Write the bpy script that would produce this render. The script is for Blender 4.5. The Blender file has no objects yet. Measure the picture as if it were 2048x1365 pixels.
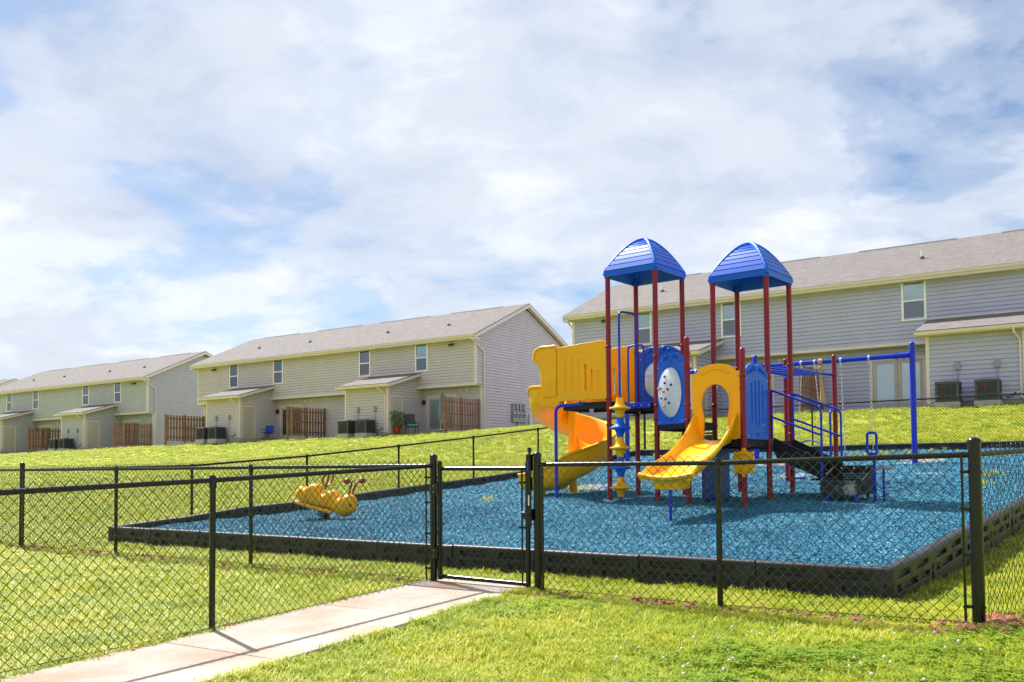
import bpy, bmesh, math, random
import numpy as np
from mathutils import Vector, Matrix
random.seed(7); RNG = np.random.default_rng(7)
SC = bpy.context.scene
COL = SC.collection
R_ = math.radians
# ------------------------------------------------------------------ camera
cam_d = bpy.data.cameras.new('camera'); cam = bpy.data.objects.new('camera', cam_d); COL.objects.link(cam)
cam_d.sensor_width = 36.0; cam_d.lens = 1800 / 2048 * 36; cam_d.shift_y = 183.5 / 2048
cam_d.clip_start = .05; cam_d.clip_end = 3000
_p, _r = math.atan(1800 / 45000), -.0075
_f = Vector((0, math.cos(_p), math.sin(_p))); _u = Vector((0, -math.sin(_p), math.cos(_p))); _x = Vector((1, 0, 0))
_x2 = _x * math.cos(_r) + _u * math.sin(_r); _u2 = -_x * math.sin(_r) + _u * math.cos(_r)
cam.matrix_world = Matrix(((_x2.x, _u2.x, -_f.x, 0), (_x2.y, _u2.y, -_f.y, 0), (_x2.z, _u2.z, -_f.z, 1.2), (0, 0, 0, 1)))
SC.camera = cam
# ------------------------------------------------------------------ light
SUN_EL = R_(51); SUN_DIR = Vector((-.58, .81, 0)).normalized()      # horizontal direction towards the sun
sun_vec = Vector((SUN_DIR.x * math.cos(SUN_EL), SUN_DIR.y * math.cos(SUN_EL), math.sin(SUN_EL)))
sd = bpy.data.lights.new('sun', 'SUN'); sd.energy = 4.2; sd.angle = R_(1.0); sd.color = (1, .975, .93)
so = bpy.data.objects.new('sun', sd); COL.objects.link(so)
so.rotation_euler = sun_vec.to_track_quat('Z', 'Y').to_euler(); so.location = (-20, 30, 40)
SC.view_settings.view_transform = 'Standard'; SC.view_settings.look = 'None'
SC.view_settings.exposure = 1.17; SC.view_settings.gamma = 1.0; SC.view_settings.use_curve_mapping = False
SC.cycles.max_bounces = 6; SC.cycles.transparent_max_bounces = 12; SC.cycles.use_denoising = True
SC.cycles.caustics_reflective = False; SC.cycles.caustics_refractive = False

world = bpy.data.worlds.new('World'); SC.world = world; world.use_nodes = True
def make_sky():
    nt = world.node_tree; N = nt.nodes; L = nt.links; N.clear()
    out = N.new('ShaderNodeOutputWorld'); bg = N.new('ShaderNodeBackground'); bg.inputs['Strength'].default_value = .079
    sky = N.new('ShaderNodeTexSky'); sky.sky_type = 'NISHITA'; sky.sun_disc = False
    sky.sun_elevation = SUN_EL; sky.sun_rotation = math.atan2(SUN_DIR.x, SUN_DIR.y)
    sky.air_density = 1.0; sky.dust_density = .6; sky.ozone_density = 1.2; sky.altitude = 200
    tc = N.new('ShaderNodeTexCoord'); sep = N.new('ShaderNodeSeparateXYZ'); L.new(tc.outputs['Generated'], sep.inputs[0])
    def math_(op, a, b=None, c=None):
        m = N.new('ShaderNodeMath'); m.operation = op
        for i, v in enumerate((a, b, c)):
            if v is None: continue
            if isinstance(v, (int, float)): m.inputs[i].default_value = v
            else: L.new(v, m.inputs[i])
        return m.outputs[0]
    z = math_('MAXIMUM', sep.outputs[2], 0.0)
    den = math_('ADD', z, .30)
    cx = math_('DIVIDE', sep.outputs[0], den); cy = math_('DIVIDE', sep.outputs[1], den)
    cmb = N.new('ShaderNodeCombineXYZ'); L.new(cx, cmb.inputs[0]); L.new(cy, cmb.inputs[1])
    def noise(scale, detail, rough, dist, off, sx=1, sy=1, rz=0, lac=2.0):
        mp = N.new('ShaderNodeMapping'); mp.inputs['Location'].default_value = off; mp.inputs['Scale'].default_value = (sx, sy, 1)
        mp.inputs['Rotation'].default_value = (0, 0, rz)
        L.new(cmb.outputs[0], mp.inputs[0])
        n = N.new('ShaderNodeTexNoise'); n.inputs['Scale'].default_value = scale; n.inputs['Detail'].default_value = detail
        n.inputs['Roughness'].default_value = rough; n.inputs['Distortion'].default_value = dist; n.inputs['Lacunarity'].default_value = lac
        L.new(mp.outputs[0], n.inputs['Vector']); return n.outputs['Fac']
    def ramp(fac, stops):
        r = N.new('ShaderNodeValToRGB'); e = r.color_ramp.elements
        while len(e) < len(stops): e.new(.5)
        for el, (p, v) in zip(e, stops): el.position = p; el.color = (v, v, v, 1)
        r.color_ramp.interpolation = 'EASE'
        L.new(fac, r.inputs[0]); return r.outputs[0]
    big = noise(.9, 3, .5, .2, SKY_O[0], 1, 1, .5)
    mid = noise(2.4, 10, .58, .25, SKY_O[1], 1, 1.15, .5)
    fine = noise(7.0, 8, .60, .5, SKY_O[2], 1, 1.2, .6)
    m1 = math_('MULTIPLY', big, .50); m2 = math_('MULTIPLY_ADD', mid, .62, m1); m3 = math_('MULTIPLY_ADD', fine, .16, m2)
    cover = ramp(m3, [(.47, .15), (.545, .47), (.62, .86), (.70, 1.0)])
    tone = ramp(math_('MULTIPLY_ADD', noise(4.5, 8, .58, .4, SKY_O[4], 1, 1.2, .5), .35, math_('MULTIPLY', noise(1.3, 6, .52, .3, SKY_O[3], 1, 1.1, .5), .65)), [(.38, 0.0), (.50, .45), (.60, 1.0)])
    ccol = N.new('ShaderNodeMixRGB'); ccol.inputs[1].default_value = CLOUD_A; ccol.inputs[2].default_value = CLOUD_B
    L.new(tone, ccol.inputs[0])
    mix = N.new('ShaderNodeMixRGB'); L.new(cover, mix.inputs[0]); deep = N.new('ShaderNodeMixRGB'); deep.blend_type = 'MULTIPLY'; deep.inputs[0].default_value = 1; deep.inputs[2].default_value = (.44, .58, .70, 1); L.new(sky.outputs[0], deep.inputs[1]); L.new(deep.outputs[0], mix.inputs[1]); L.new(ccol.outputs[0], mix.inputs[2])
    L.new(mix.outputs[0], bg.inputs['Color']); L.new(bg.outputs[0], out.inputs['Surface'])
SKY_O = [(14.95, 4.06, 0), (4.1, 12.02, 0), (1.14, 15.53, 0), (15.29, 0.83, 0), (13.67, 10.05, 0)]
CLOUD_A = (3.5, 3.95, 4.85, 1); CLOUD_B = (5.5, 5.72, 6.1, 1)
make_sky()

# ------------------------------------------------------------------ materials
MATS = {}
def mat(name, col, rough=.5, spec=.5, metal=0., var=0., vscale=3., bump=0., bscale=40., col2=None, coat=0., sss=0., vdetail=4, world_pos=False):
    if name in MATS: return MATS[name]
    m = bpy.data.materials.new(name); m.use_nodes = True; nt = m.node_tree; N = nt.nodes; L = nt.links
    b = N['Principled BSDF']; b.inputs['Roughness'].default_value = rough; b.inputs['Metallic'].default_value = metal
    b.inputs['Specular IOR Level'].default_value = spec; b.inputs['Coat Weight'].default_value = coat
    b.inputs['Base Color'].default_value = (*col, 1)
    if sss: 
        b.inputs['Subsurface Weight'].default_value = sss; b.inputs['Subsurface Radius'].default_value = (.03, .015, .004)
    src = None
    if var or bump:
        if world_pos: g = N.new('ShaderNodeNewGeometry'); src = g.outputs['Position']
        else: g = N.new('ShaderNodeTexCoord'); src = g.outputs['Object']
    if var:
        n = N.new('ShaderNodeTexNoise'); n.inputs['Scale'].default_value = vscale; n.inputs['Detail'].default_value = vdetail; n.inputs['Roughness'].default_value = .6
        L.new(src, n.inputs['Vector'])
        r = N.new('ShaderNodeValToRGB'); r.color_ramp.elements[0].position = .3; r.color_ramp.elements[1].position = .7
        c2 = col2 or tuple(min(1, c * (1 + var)) for c in col)
        r.color_ramp.elements[0].color = (*[c * (1 - var) for c in col], 1) if not col2 else (*col, 1)
        r.color_ramp.elements[1].color = (*c2, 1)
        L.new(n.outputs['Fac'], r.inputs[0]); L.new(r.outputs[0], b.inputs['Base Color'])
    if bump:
        n = N.new('ShaderNodeTexNoise'); n.inputs['Scale'].default_value = bscale; n.inputs['Detail'].default_value = 5; L.new(src, n.inputs['Vector'])
        bp = N.new('ShaderNodeBump'); bp.inputs['Strength'].default_value = bump; bp.inputs['Distance'].default_value = .01
        L.new(n.outputs['Fac'], bp.inputs['Height']); L.new(bp.outputs[0], b.inputs['Normal'])
    MATS[name] = m; return m
yellow = mat('yellow_plastic', (1.0, .43, .001), .36, .26, var=.07, vscale=2.5, bump=.04, bscale=300, sss=.12)
blue_p = mat('blue_plastic', (.003, .10, .60), .42, .26, var=.08, vscale=2, bump=.05, bscale=250)
blue_shaded = mat('blue_plastic_painted_shade', (.004, .02, .22), .4, .5, var=.1)  # blue darkened to paint in the shade below the slide deck
blue_t = mat('blue_powder_coat', (.006, .028, .44), .30, .32, var=.12, vscale=4, bump=.03, bscale=200)
maroon = mat('maroon_powder_coat', (.23, .008, .022), .30, .32, var=.13, vscale=3, bump=.03, bscale=200)
red_c = mat('red_coat', (.33, .012, .018), .4, var=.1)
black_deck = mat('black_vinyl_deck', (.010, .010, .012), .6, .3, var=.3, vscale=8, bump=.2, bscale=80)
black_f = mat('black_vinyl_fence', (.0036, .0046, .0085), .25, .40, var=.35, vscale=6)
wire_m = mat('black_vinyl_wire', (.009, .010, .013), .22, .9)
border_m = mat('black_plastic_border', (.015, .0175, .029), .48, .40, var=.4, vscale=5, bump=.12, bscale=120)
grey_m = mat('grey_metal', (.27, .27, .31), .45, metal=.3, var=.12, vscale=6)
galv = mat('galvanised_steel', (.50, .51, .53), .38, metal=.75, var=.15, vscale=20)
bolt_m = mat('bolt_steel', (.55, .55, .57), .3, metal=.8)
tan_rope = mat('tan_cloth', (.50, .29, .12), .9, var=.25, vscale=30, bump=.5, bscale=120)
rubber = mat('black_rubber', (.012, .012, .013), .6, var=.3)
trim_m = mat('cream_trim', (.65, .56, .565), .5, var=.04, vscale=2)
white_v = mat('white_vinyl', (.80, .76, .82), .4)
door_m = mat('beige_door_paint', (.46, .40, .38), .45, var=.05)
fence_w = mat('brown_stained_boards', (.21, .105, .068), .7, var=.35, vscale=6, bump=.3, bscale=40)
soffit_m = mat('soffit_vinyl', (.50, .41, .34), .6, var=.05)
ac_m = mat('grey_green_ac_paint', (.052, .056, .072), .45, var=.12)
ac_d = mat('ac_coil_dark', (.02, .024, .026), .6)
lamp_m = mat('black_lamp_metal', (.012, .012, .013), .4)
conc_f = mat('foundation_concrete', (.36, .35, .33), .85, var=.15, bump=.3)

def glass_mat(name, tint=(1, 1, 1), extra=.06):
    m = bpy.data.materials.new(name); m.use_nodes = True; N = m.node_tree.nodes; L = m.node_tree.links; N.clear()
    o = N.new('ShaderNodeOutputMaterial'); t = N.new('ShaderNodeBsdfTransparent'); t.inputs[0].default_value = (*tint, 1)
    g = N.new('ShaderNodeBsdfGlossy'); g.inputs['Roughness'].default_value = .02
    fr = N.new('ShaderNodeFresnel'); fr.inputs[0].default_value = 1.5
    ma = N.new('ShaderNodeMath'); ma.operation = 'MULTIPLY_ADD'; ma.inputs[1].default_value = 1.6; ma.inputs[2].default_value = extra
    L.new(fr.outputs[0], ma.inputs[0]); mx = N.new('ShaderNodeMixShader')
    L.new(ma.outputs[0], mx.inputs[0]); L.new(t.outputs[0], mx.inputs[1]); L.new(g.outputs[0], mx.inputs[2]); L.new(mx.outputs[0], o.inputs[0])
    return m
glass = glass_mat('window_glass', (.84, .97, 1.0), .16)
screen_g = glass_mat('window_glass_with_screen', (.34, .46, .52), .12)
def bubble_mat():
    m = bpy.data.materials.new('acrylic_painted_reflection'); m.use_nodes = True; N = m.node_tree.nodes; L = m.node_tree.links; N.clear()
    o = N.new('ShaderNodeOutputMaterial'); t = N.new('ShaderNodeBsdfTransparent'); t.inputs[0].default_value = (.86, .9, .93, 1)
    b = N.new('ShaderNodeBsdfPrincipled'); b.inputs['Base Color'].default_value = (.86, .89, .93, 1); b.inputs['Roughness'].default_value = .06  # white base mixed in stands for the sky reflected on clear acrylic
    b.inputs['Specular IOR Level'].default_value = .9
    mx = N.new('ShaderNodeMixShader'); mx.inputs[0].default_value = .50
    L.new(t.outputs[0], mx.inputs[1]); L.new(b.outputs[0], mx.inputs[2]); L.new(mx.outputs[0], o.inputs[0]); return m
bubble = bubble_mat()

# ------------------------------------------------------------------ mesh helpers
class MB:
    def __init__(s): s.v = []; s.f = []
    def add(s, vs, fs):
        o = len(s.v); s.v += [tuple(map(float, p)) for p in vs]; s.f += [tuple(i + o for i in f) for f in fs]; return s
    def box(s, c, size, rz=0, rot=None):
        hx, hy, hz = size[0] / 2, size[1] / 2, size[2] / 2
        vs = [Vector((x, y, z)) for z in (-hz, hz) for (x, y) in ((-hx, -hy), (hx, -hy), (hx, hy), (-hx, hy))]
        if rz: m = Matrix.Rotation(rz, 3, 'Z'); vs = [m @ v for v in vs]
        if rot is not None: vs = [rot @ v for v in vs]
        c = Vector(c)
        return s.add([v + c for v in vs], [(0, 3, 2, 1), (4, 5, 6, 7), (0, 1, 5, 4), (1, 2, 6, 5), (2, 3, 7, 6), (3, 0, 4, 7)])
    def bb(s, x0, x1, y0, y1, z0, z1): return s.box(((x0 + x1) / 2, (y0 + y1) / 2, (z0 + z1) / 2), (abs(x1 - x0), abs(y1 - y0), abs(z1 - z0)))
    def rings(s, rings, closed=False, cap=True, loop=True):
        n = len(rings[0]); o = len(s.v); m = len(rings)
        for r in rings: s.v += [tuple(map(float, p)) for p in r]
        for i in range(m if closed else m - 1):
            j = (i + 1) % m
            for k in range(n if loop else n - 1):
                l = (k + 1) % n; s.f.append((o + i * n + k, o + i * n + l, o + j * n + l, o + j * n + k))
        if cap and not closed and loop:
            s.f.append(tuple(o + k for k in reversed(range(n)))); s.f.append(tuple(o + (m - 1) * n + k for k in range(n)))
        return s
    def tube(s, path, r, n=8, closed=False):
        P = [Vector(p) for p in path]; m = len(P); rad = r if isinstance(r, (list, tuple)) else [r] * m
        T = []
        for i in range(m):
            a = P[i - 1] if (i or closed) else P[i]; b = P[(i + 1) % m] if (i < m - 1 or closed) else P[i]
            T.append((b - a).normalized())
        nrm = T[0].orthogonal().normalized(); rs = []
        for i in range(m):
            nrm = (nrm - T[i] * nrm.dot(T[i])).normalized(); bn = T[i].cross(nrm)
            rs.append([P[i] + (nrm * math.cos(2 * math.pi * k / n) + bn * math.sin(2 * math.pi * k / n)) * rad[i] for k in range(n)])
        return s.rings(rs, closed)
    def lathe(s, prof, n=16, c=(0, 0, 0), rot=None):
        c = Vector(c); rs = []
        for r, z in prof:
            ring = [Vector((r * math.cos(2 * math.pi * k / n), r * math.sin(2 * math.pi * k / n), z)) for k in range(n)]
            if rot is not None: ring = [rot @ p for p in ring]
            rs.append([p + c for p in ring])
        return s.rings(rs)
    def prism(s, poly, y0, y1):                         # poly in x,z ; extruded along y
        n = len(poly)
        return s.rings([[(x, y0, z) for x, z in poly], [(x, y1, z) for x, z in poly]])
    def sphere(s, c, r, n=10, m=6, sz=1.0):
        prof = [(r * math.sin(math.pi * i / m) + 1e-5, -r * sz * math.cos(math.pi * i / m)) for i in range(m + 1)]
        return s.lathe(prof, n, c)
    def mesh(s, name):
        me = bpy.data.meshes.new(name); me.from_pydata(s.v, [], s.f); me.validate(); me.update(); return me
    def build(s, name, m, parent=None, smooth=None, bevel=0, rot=None, loc=None, recalc=True):
        me = s.mesh(name)
        if recalc:
            bm = bmesh.new(); bm.from_mesh(me); bmesh.ops.recalc_face_normals(bm, faces=bm.faces); bm.to_mesh(me); bm.free()
        o = link(name, me, m, parent)
        if smooth: shade(me, smooth)
        if bevel:
            b = o.modifiers.new('bevel', 'BEVEL'); b.width = bevel; b.segments = 2; b.limit_method = 'ANGLE'; b.angle_limit = R_(40)
        if rot: o.rotation_euler = rot
        if loc: o.location = loc
        return o
def shade(me, ang=40):
    me.polygons.foreach_set('use_smooth', [True] * len(me.polygons)); me.set_sharp_from_angle(angle=R_(ang))
def link(name, me, m=None, parent=None):
    o = bpy.data.objects.new(name, me); COL.objects.link(o)
    if m is not None and len(me.materials) == 0: me.materials.append(m)
    if parent is not None: o.parent = parent
    return o
def tag(o, label=None, cat=None, group=None, kind=None):
    if label: o['label'] = label
    if cat: o['category'] = cat
    if group: o['group'] = group
    if kind: o['kind'] = kind
    return o
def thing(name, label, cat, loc=(0, 0, 0), rz=0, group=None):
    o = bpy.data.objects.new(name, None); COL.objects.link(o); o.location = loc; o.rotation_euler = (0, 0, rz); o.empty_display_size = .2
    return tag(o, label, cat, group)
def fast_mesh(name, verts, quads):
    verts = np.asarray(verts, np.float32).reshape(-1, 3); quads = np.asarray(quads, np.int32).reshape(-1, 4)
    me = bpy.data.meshes.new(name); me.vertices.add(len(verts)); me.vertices.foreach_set('co', verts.ravel())
    me.loops.add(quads.size); me.loops.foreach_set('vertex_index', quads.ravel())
    me.polygons.add(len(quads)); me.polygons.foreach_set('loop_start', np.arange(0, quads.size, 4, dtype=np.int32))
    try: me.polygons.foreach_set('loop_total', np.full(len(quads), 4, np.int32))
    except Exception: pass
    me.update(); me.validate(); return me
def cut(mb, cutter, name='piece', bevel=0):                       # boolean difference, evaluated now: nothing hidden stays behind
    a = link('tmp_a', mb.mesh('a')); b = link('tmp_b', cutter.mesh('b'))
    for o in (a, b):
        bm = bmesh.new(); bm.from_mesh(o.data); bmesh.ops.recalc_face_normals(bm, faces=bm.faces); bm.to_mesh(o.data); bm.free()
    md = a.modifiers.new('cut', 'BOOLEAN'); md.operation = 'DIFFERENCE'; md.object = b; md.solver = 'EXACT'; md.use_self = True
    if bevel: bv = a.modifiers.new('bevel', 'BEVEL'); bv.width = bevel; bv.segments = 2; bv.limit_method = 'ANGLE'
    bpy.context.view_layer.update(); dg = bpy.context.evaluated_depsgraph_get()
    me = bpy.data.meshes.new_from_object(a.evaluated_get(dg)); me.name = name
    bpy.data.objects.remove(a); bpy.data.objects.remove(b); return me
def capsule(cx, z0, z1, w, y0, y1, n=6, horizontal=False):   # slot-shaped cutter in the x,z plane
    r = w / 2; pts = []
    for k in range(n + 1): t = math.pi * k / n; pts.append((cx + r * math.cos(t), z1 - r + r * math.sin(t)))
    for k in range(n + 1): t = math.pi + math.pi * k / n; pts.append((cx + r * math.cos(t), z0 + r + r * math.sin(t)))
    return pts
def ellipse(cx, cz, rx, rz, n=28): return [(cx + rx * math.cos(2 * math.pi * k / n), cz + rz * math.sin(2 * math.pi * k / n)) for k in range(n)]
def arc(c, r, a0, a1, n, ax=(1, 0, 0), ay=(0, 0, 1)):
    c = Vector(c); ax = Vector(ax); ay = Vector(ay)
    return [c + ax * (r * math.cos(a0 + (a1 - a0) * k / n)) + ay * (r * math.sin(a0 + (a1 - a0) * k / n)) for k in range(n + 1)]
def fillet(pts, r, n=5):                                  # round the corners of a polyline
    P = [Vector(p) for p in pts]; out = [P[0]]
    for i in range(1, len(P) - 1):
        a = (P[i - 1] - P[i]); b = (P[i + 1] - P[i]); rr = min(r, a.length * .49, b.length * .49)
        a = P[i] + a.normalized() * rr; b = P[i] + b.normalized() * rr
        for k in range(n + 1):
            t = k / n; out.append(a * (1 - t) ** 2 + P[i] * 2 * t * (1 - t) + b * t * t)
    out.append(P[-1]); return out
# ------------------------------------------------------------------ terrain
AX = np.array((.816, -.578)); NX = np.array((.578, .816))
_TV = [-400, -60, -5, 0, 4.5, 7.1, 10.2, 12.6, 15.3, 17.8, 20.6, 26.1, 33, 36.8, 40, 60, 600]
_TZ = [-1.2, -.6, -.35, -.25, -.10, .02, .07, .26, .52, .77, 1.07, 1.70, 2.66, 3.10, 3.20, 3.3, 3.3]
_vs = np.arange(-60, 80, .2); _zs = np.interp(_vs, _TV, _TZ); _k = np.exp(-np.linspace(-2, 2, 15) ** 2); _k /= _k.sum()
_zs = np.convolve(np.pad(_zs, 7, 'edge'), _k, 'valid')
def ground(x, y):
    x = np.asarray(x, float); y = np.asarray(y, float); v = .578 * x + .816 * y; u = .816 * x - .578 * y
    c = np.clip((v - 24) / 12, 0, 1); c = c * c * (3 - 2 * c)
    return np.interp(v, _vs, _zs) + .12 * np.clip((u + 1.25) / .7, 0, 1) * np.clip((12 - v) / 3, 0, 1) * np.clip((v - 5.6) / 1.2, 0, 1) + c * np.interp(u, [-110, -62, -30, -22, 60], [-.4, -.2, 0, .27, .27])
def mulch_z(x, y):
    v = .578 * np.asarray(x, float) + .816 * np.asarray(y, float)
    x = np.asarray(x, float); y = np.asarray(y, float); h = 0
    for cx, cy, r, d in ((2.1, 12.9, .55, .07), (.1, 18.0, .6, .07), (8.0, 21.2, .7, .07), (6.9, 22.0, .6, .06), (5.9, 14.1, .5, .05), (4.2, 24.2, .7, .05), (-3.25, 15.55, .6, .04)): h = h + d * np.exp(-((x - cx) ** 2 + (y - cy) ** 2) / r ** 2)
    return -h + np.interp(v, [8.0, 10, 12, 13.2, 14.2, 18, 22, 25.5, 30], [.26, .35, .45, .54, .63, .91, 1.27, 1.70, 2.1])
KC = np.array((3.18, 7.57)); BR = np.array((14.0, 20.7)); BL = np.array((3.8, 27.5)); LC = np.array((-6.5, 14.5))   # outer corners of the border
def inside(x, y, poly, grow=0.):
    c = np.mean(poly, 0); r = np.ones_like(x, bool); n = len(poly)
    for i in range(n):
        a = np.asarray(poly[i]); b = np.asarray(poly[(i + 1) % n]); e = (b - a) / np.linalg.norm(b - a); nn = np.array((-e[1], e[0]))
        if nn @ (c - a) < 0: nn = -nn
        r &= ((x - a[0]) * nn[0] + (y - a[1]) * nn[1]) > -grow
    return r
QUAD = [KC, BR, BL, LC]
WD = np.array((.545, .838)); WD /= np.linalg.norm(WD); WP = np.array((WD[1], -WD[0])); W0 = np.array((-2.42, 7.17)); WW = 1.27
WALK = [W0 + WD * -9, W0 + WD * 2.87, W0 + WD * 2.87 + WP * WW, W0 + WD * -9 + WP * WW]
def lump(x, y):
    return .012 * np.sin(x * 2.1 + 1.3 * np.sin(y * 1.1)) * np.cos(y * 1.7 + .8) + .007 * np.sin(x * 5.3 + y * 3.1)
def make_ground():
    def axis(lo, hi, step, far): 
        a = np.arange(lo, hi + 1e-6, step); d = np.cumsum(np.geomspace(step * 1.5, far / 6, 22))
        return np.concatenate([lo - d[::-1], a, hi + d])
    xs = axis(-16, 17, .25, 500); ys = axis(2.5, 38, .25, 500)
    X, Y = np.meshgrid(xs, ys, indexing='ij'); Z = ground(X, Y) + lump(X, Y) * np.clip(1 - (np.hypot(X, Y) - 40) / 30, 0, 1)
    m = inside(X, Y, QUAD, -.12); Z = np.where(m, np.minimum(Z, mulch_z(X, Y) - .2), Z)
    m = inside(X, Y, WALK, .1); Z = np.where(m, ground(X, Y) - .03, Z)
    n, k = X.shape; i = np.arange(n - 1)[:, None] * k + np.arange(k - 1)[None]
    q = np.stack([i, i + k, i + k + 1, i + 1], -1).reshape(-1, 4)
    me = fast_mesh('ground', np.stack([X, Y, Z], -1), q); shade(me, 180)
    m = bpy.data.materials.new('lawn_soil'); m.use_nodes = True; N = m.node_tree.nodes; L = m.node_tree.links; b = N['Principled BSDF']
    b.inputs['Roughness'].default_value = .95; b.inputs['Specular IOR Level'].default_value = .1
    g = N.new('ShaderNodeNewGeometry')
    def nz(sc, det=6, ro=.6):
        n = N.new('ShaderNodeTexNoise'); n.inputs['Scale'].default_value = sc; n.inputs['Detail'].default_value = det; n.inputs['Roughness'].default_value = ro
        L.new(g.outputs['Position'], n.inputs['Vector']); return n.outputs['Fac']
    def rp(f, st):
        r = N.new('ShaderNodeValToRGB'); e = r.color_ramp.elements
        while len(e) < len(st): e.new(.5)
        for el, (p, c) in zip(e, st): el.position = p; el.color = (*c, 1)
        L.new(f, r.inputs[0]); return r.outputs[0]
    c1 = rp(nz(9, 8, .75), [(.28, (.18, .26, .02)), (.48, (.38, .43, .032)), (.68, (.50, .50, .07))])
    c2 = rp(nz(60, 4, .7), [(.3, (.21, .28, .02)), (.7, (.52, .52, .08))])
    c3 = rp(nz(.9, 5, .6), [(.62, (0, 0, 0)), (.78, (1, 1, 1))])
    mx = N.new('ShaderNodeMixRGB'); mx.inputs[0].default_value = .45; L.new(c1, mx.inputs[1]); L.new(c2, mx.inputs[2])
    m2 = N.new('ShaderNodeMixRGB'); L.new(c3, m2.inputs[0]); L.new(mx.outputs[0], m2.inputs[1]); m2.inputs[2].default_value = (.42, .38, .11, 1)
    dp = N.new('ShaderNodeVectorMath'); dp.operation = 'DOT_PRODUCT'; L.new(g.outputs['Position'], dp.inputs[0]); dp.inputs[1].default_value = (.578, .816, 0)
    def mth(op, a, b_):
        q_ = N.new('ShaderNodeMath'); q_.operation = op
        for i_, v_ in enumerate((a, b_)):
            if isinstance(v_, (int, float)): q_.inputs[i_].default_value = v_
            elif v_ is not None: L.new(v_, q_.inputs[i_])
        return q_.outputs[0]
    band = mth('MULTIPLY', mth('ABSOLUTE', mth('SUBTRACT', dp.outputs['Value'], 7.12), None), -3.2)      # clay dug up along the fence line
    cl = rp(mth('ADD', band, nz(4.5, 6, .7)), [(.22, (0, 0, 0)), (.34, (1, 1, 1))])
    m3 = N.new('ShaderNodeMixRGB'); L.new(cl, m3.inputs[0]); L.new(m2.outputs[0], m3.inputs[1]); m3.inputs[2].default_value = (.34, .125, .055, 1)
    L.new(m3.outputs[0], b.inputs['Base Color'])
    bp = N.new('ShaderNodeBump'); bp.inputs['Strength'].default_value = .9; bp.inputs['Distance'].default_value = .04
    L.new(nz(26, 6, .8), bp.inputs['Height']); L.new(bp.outputs[0], b.inputs['Normal'])
    tag(link('ground', me, m), kind='structure')
make_ground()
def make_walkway():
    m = bpy.data.materials.new('concrete'); m.use_nodes = True; N = m.node_tree.nodes; L = m.node_tree.links; b = N['Principled BSDF']; b.inputs['Roughness'].default_value = .88; b.inputs['Specular IOR Level'].default_value = .2
    g = N.new('ShaderNodeNewGeometry')
    def nz(sc, det, ro, dist=0):
        n = N.new('ShaderNodeTexNoise'); n.inputs['Scale'].default_value = sc; n.inputs['Detail'].default_value = det; n.inputs['Roughness'].default_value = ro; n.inputs['Distortion'].default_value = dist
        L.new(g.outputs['Position'], n.inputs['Vector']); return n.outputs['Fac']
    def rp(f, st):
        r = N.new('ShaderNodeValToRGB'); e = r.color_ramp.elements
        while len(e) < len(st): e.new(.5)
        for el, (p, c) in zip(e, st): el.position = p; el.color = (*c, 1)
        L.new(f, r.inputs[0]); return r.outputs[0]
    def mx(f, a, c, bl='MIX'):
        q = N.new('ShaderNodeMixRGB'); q.blend_type = bl
        for i, v in enumerate((f, a, c)):
            if isinstance(v, float): q.inputs[i].default_value = v
            elif isinstance(v, tuple): q.inputs[i].default_value = v
            else: L.new(v, q.inputs[i])
        return q.outputs[0]
    base = rp(nz(1.3, 7, .62), [(.35, (.40, .30, .225)), (.55, (.47, .40, .34)), (.70, (.50, .455, .41))])
    stain = rp(nz(.75, 5, .6, .4), [(.52, (0, 0, 0)), (.68, (1, 1, 1))])
    c = mx(stain, base, (.40, .235, .14, 1)); cc = mx(.45, base, c)
    spk = rp(nz(70, 3, .6), [(.30, (.72, .70, .68)), (.48, (1, 1, 1))]); cc = mx(1.0, cc, spk, 'MULTIPLY')
    L.new(cc, b.inputs['Base Color']); bp = N.new('ShaderNodeBump'); bp.inputs['Strength'].default_value = .3; bp.inputs['Distance'].default_value = .008; L.new(nz(120, 4, .7), bp.inputs['Height']); L.new(bp.outputs[0], b.inputs['Normal'])
    jm = mat('joint_dirt', (.16, .11, .07), .95)
    def slab(t0, t1, top, thick, name, mm, parent, a=0, bw=WW):
        P = [W0 + WD * t0 + WP * a, W0 + WD * t1 + WP * a, W0 + WD * t1 + WP * bw, W0 + WD * t0 + WP * bw]
        z = [float(ground(*p)) + top for p in P]
        o = MB().add([(p[0], p[1], zz - thick) for p, zz in zip(P, z)] + [(p[0], p[1], zz) for p, zz in zip(P, z)],
                     [(0, 3, 2, 1), (4, 5, 6, 7), (0, 1, 5, 4), (1, 2, 6, 5), (2, 3, 7, 6), (3, 0, 4, 7)]).build(name, mm, parent, bevel=.008)
        return o
    base = tag(slab(-8.6, 2.86, -.04, .1, 'walkway', jm, None, .01, WW - .01), kind='structure')
    ts = [-8.6, -6.97, -5.33, -3.69, -2.05, -.41, 1.23, 2.87]
    for t0, t1 in zip(ts[:-1], ts[1:]): slab(t0 + .004, t1 - .004 + (.06 if t1 > 2.8 else 0), .035, .09, 'slab', m, base)
make_walkway()
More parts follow.
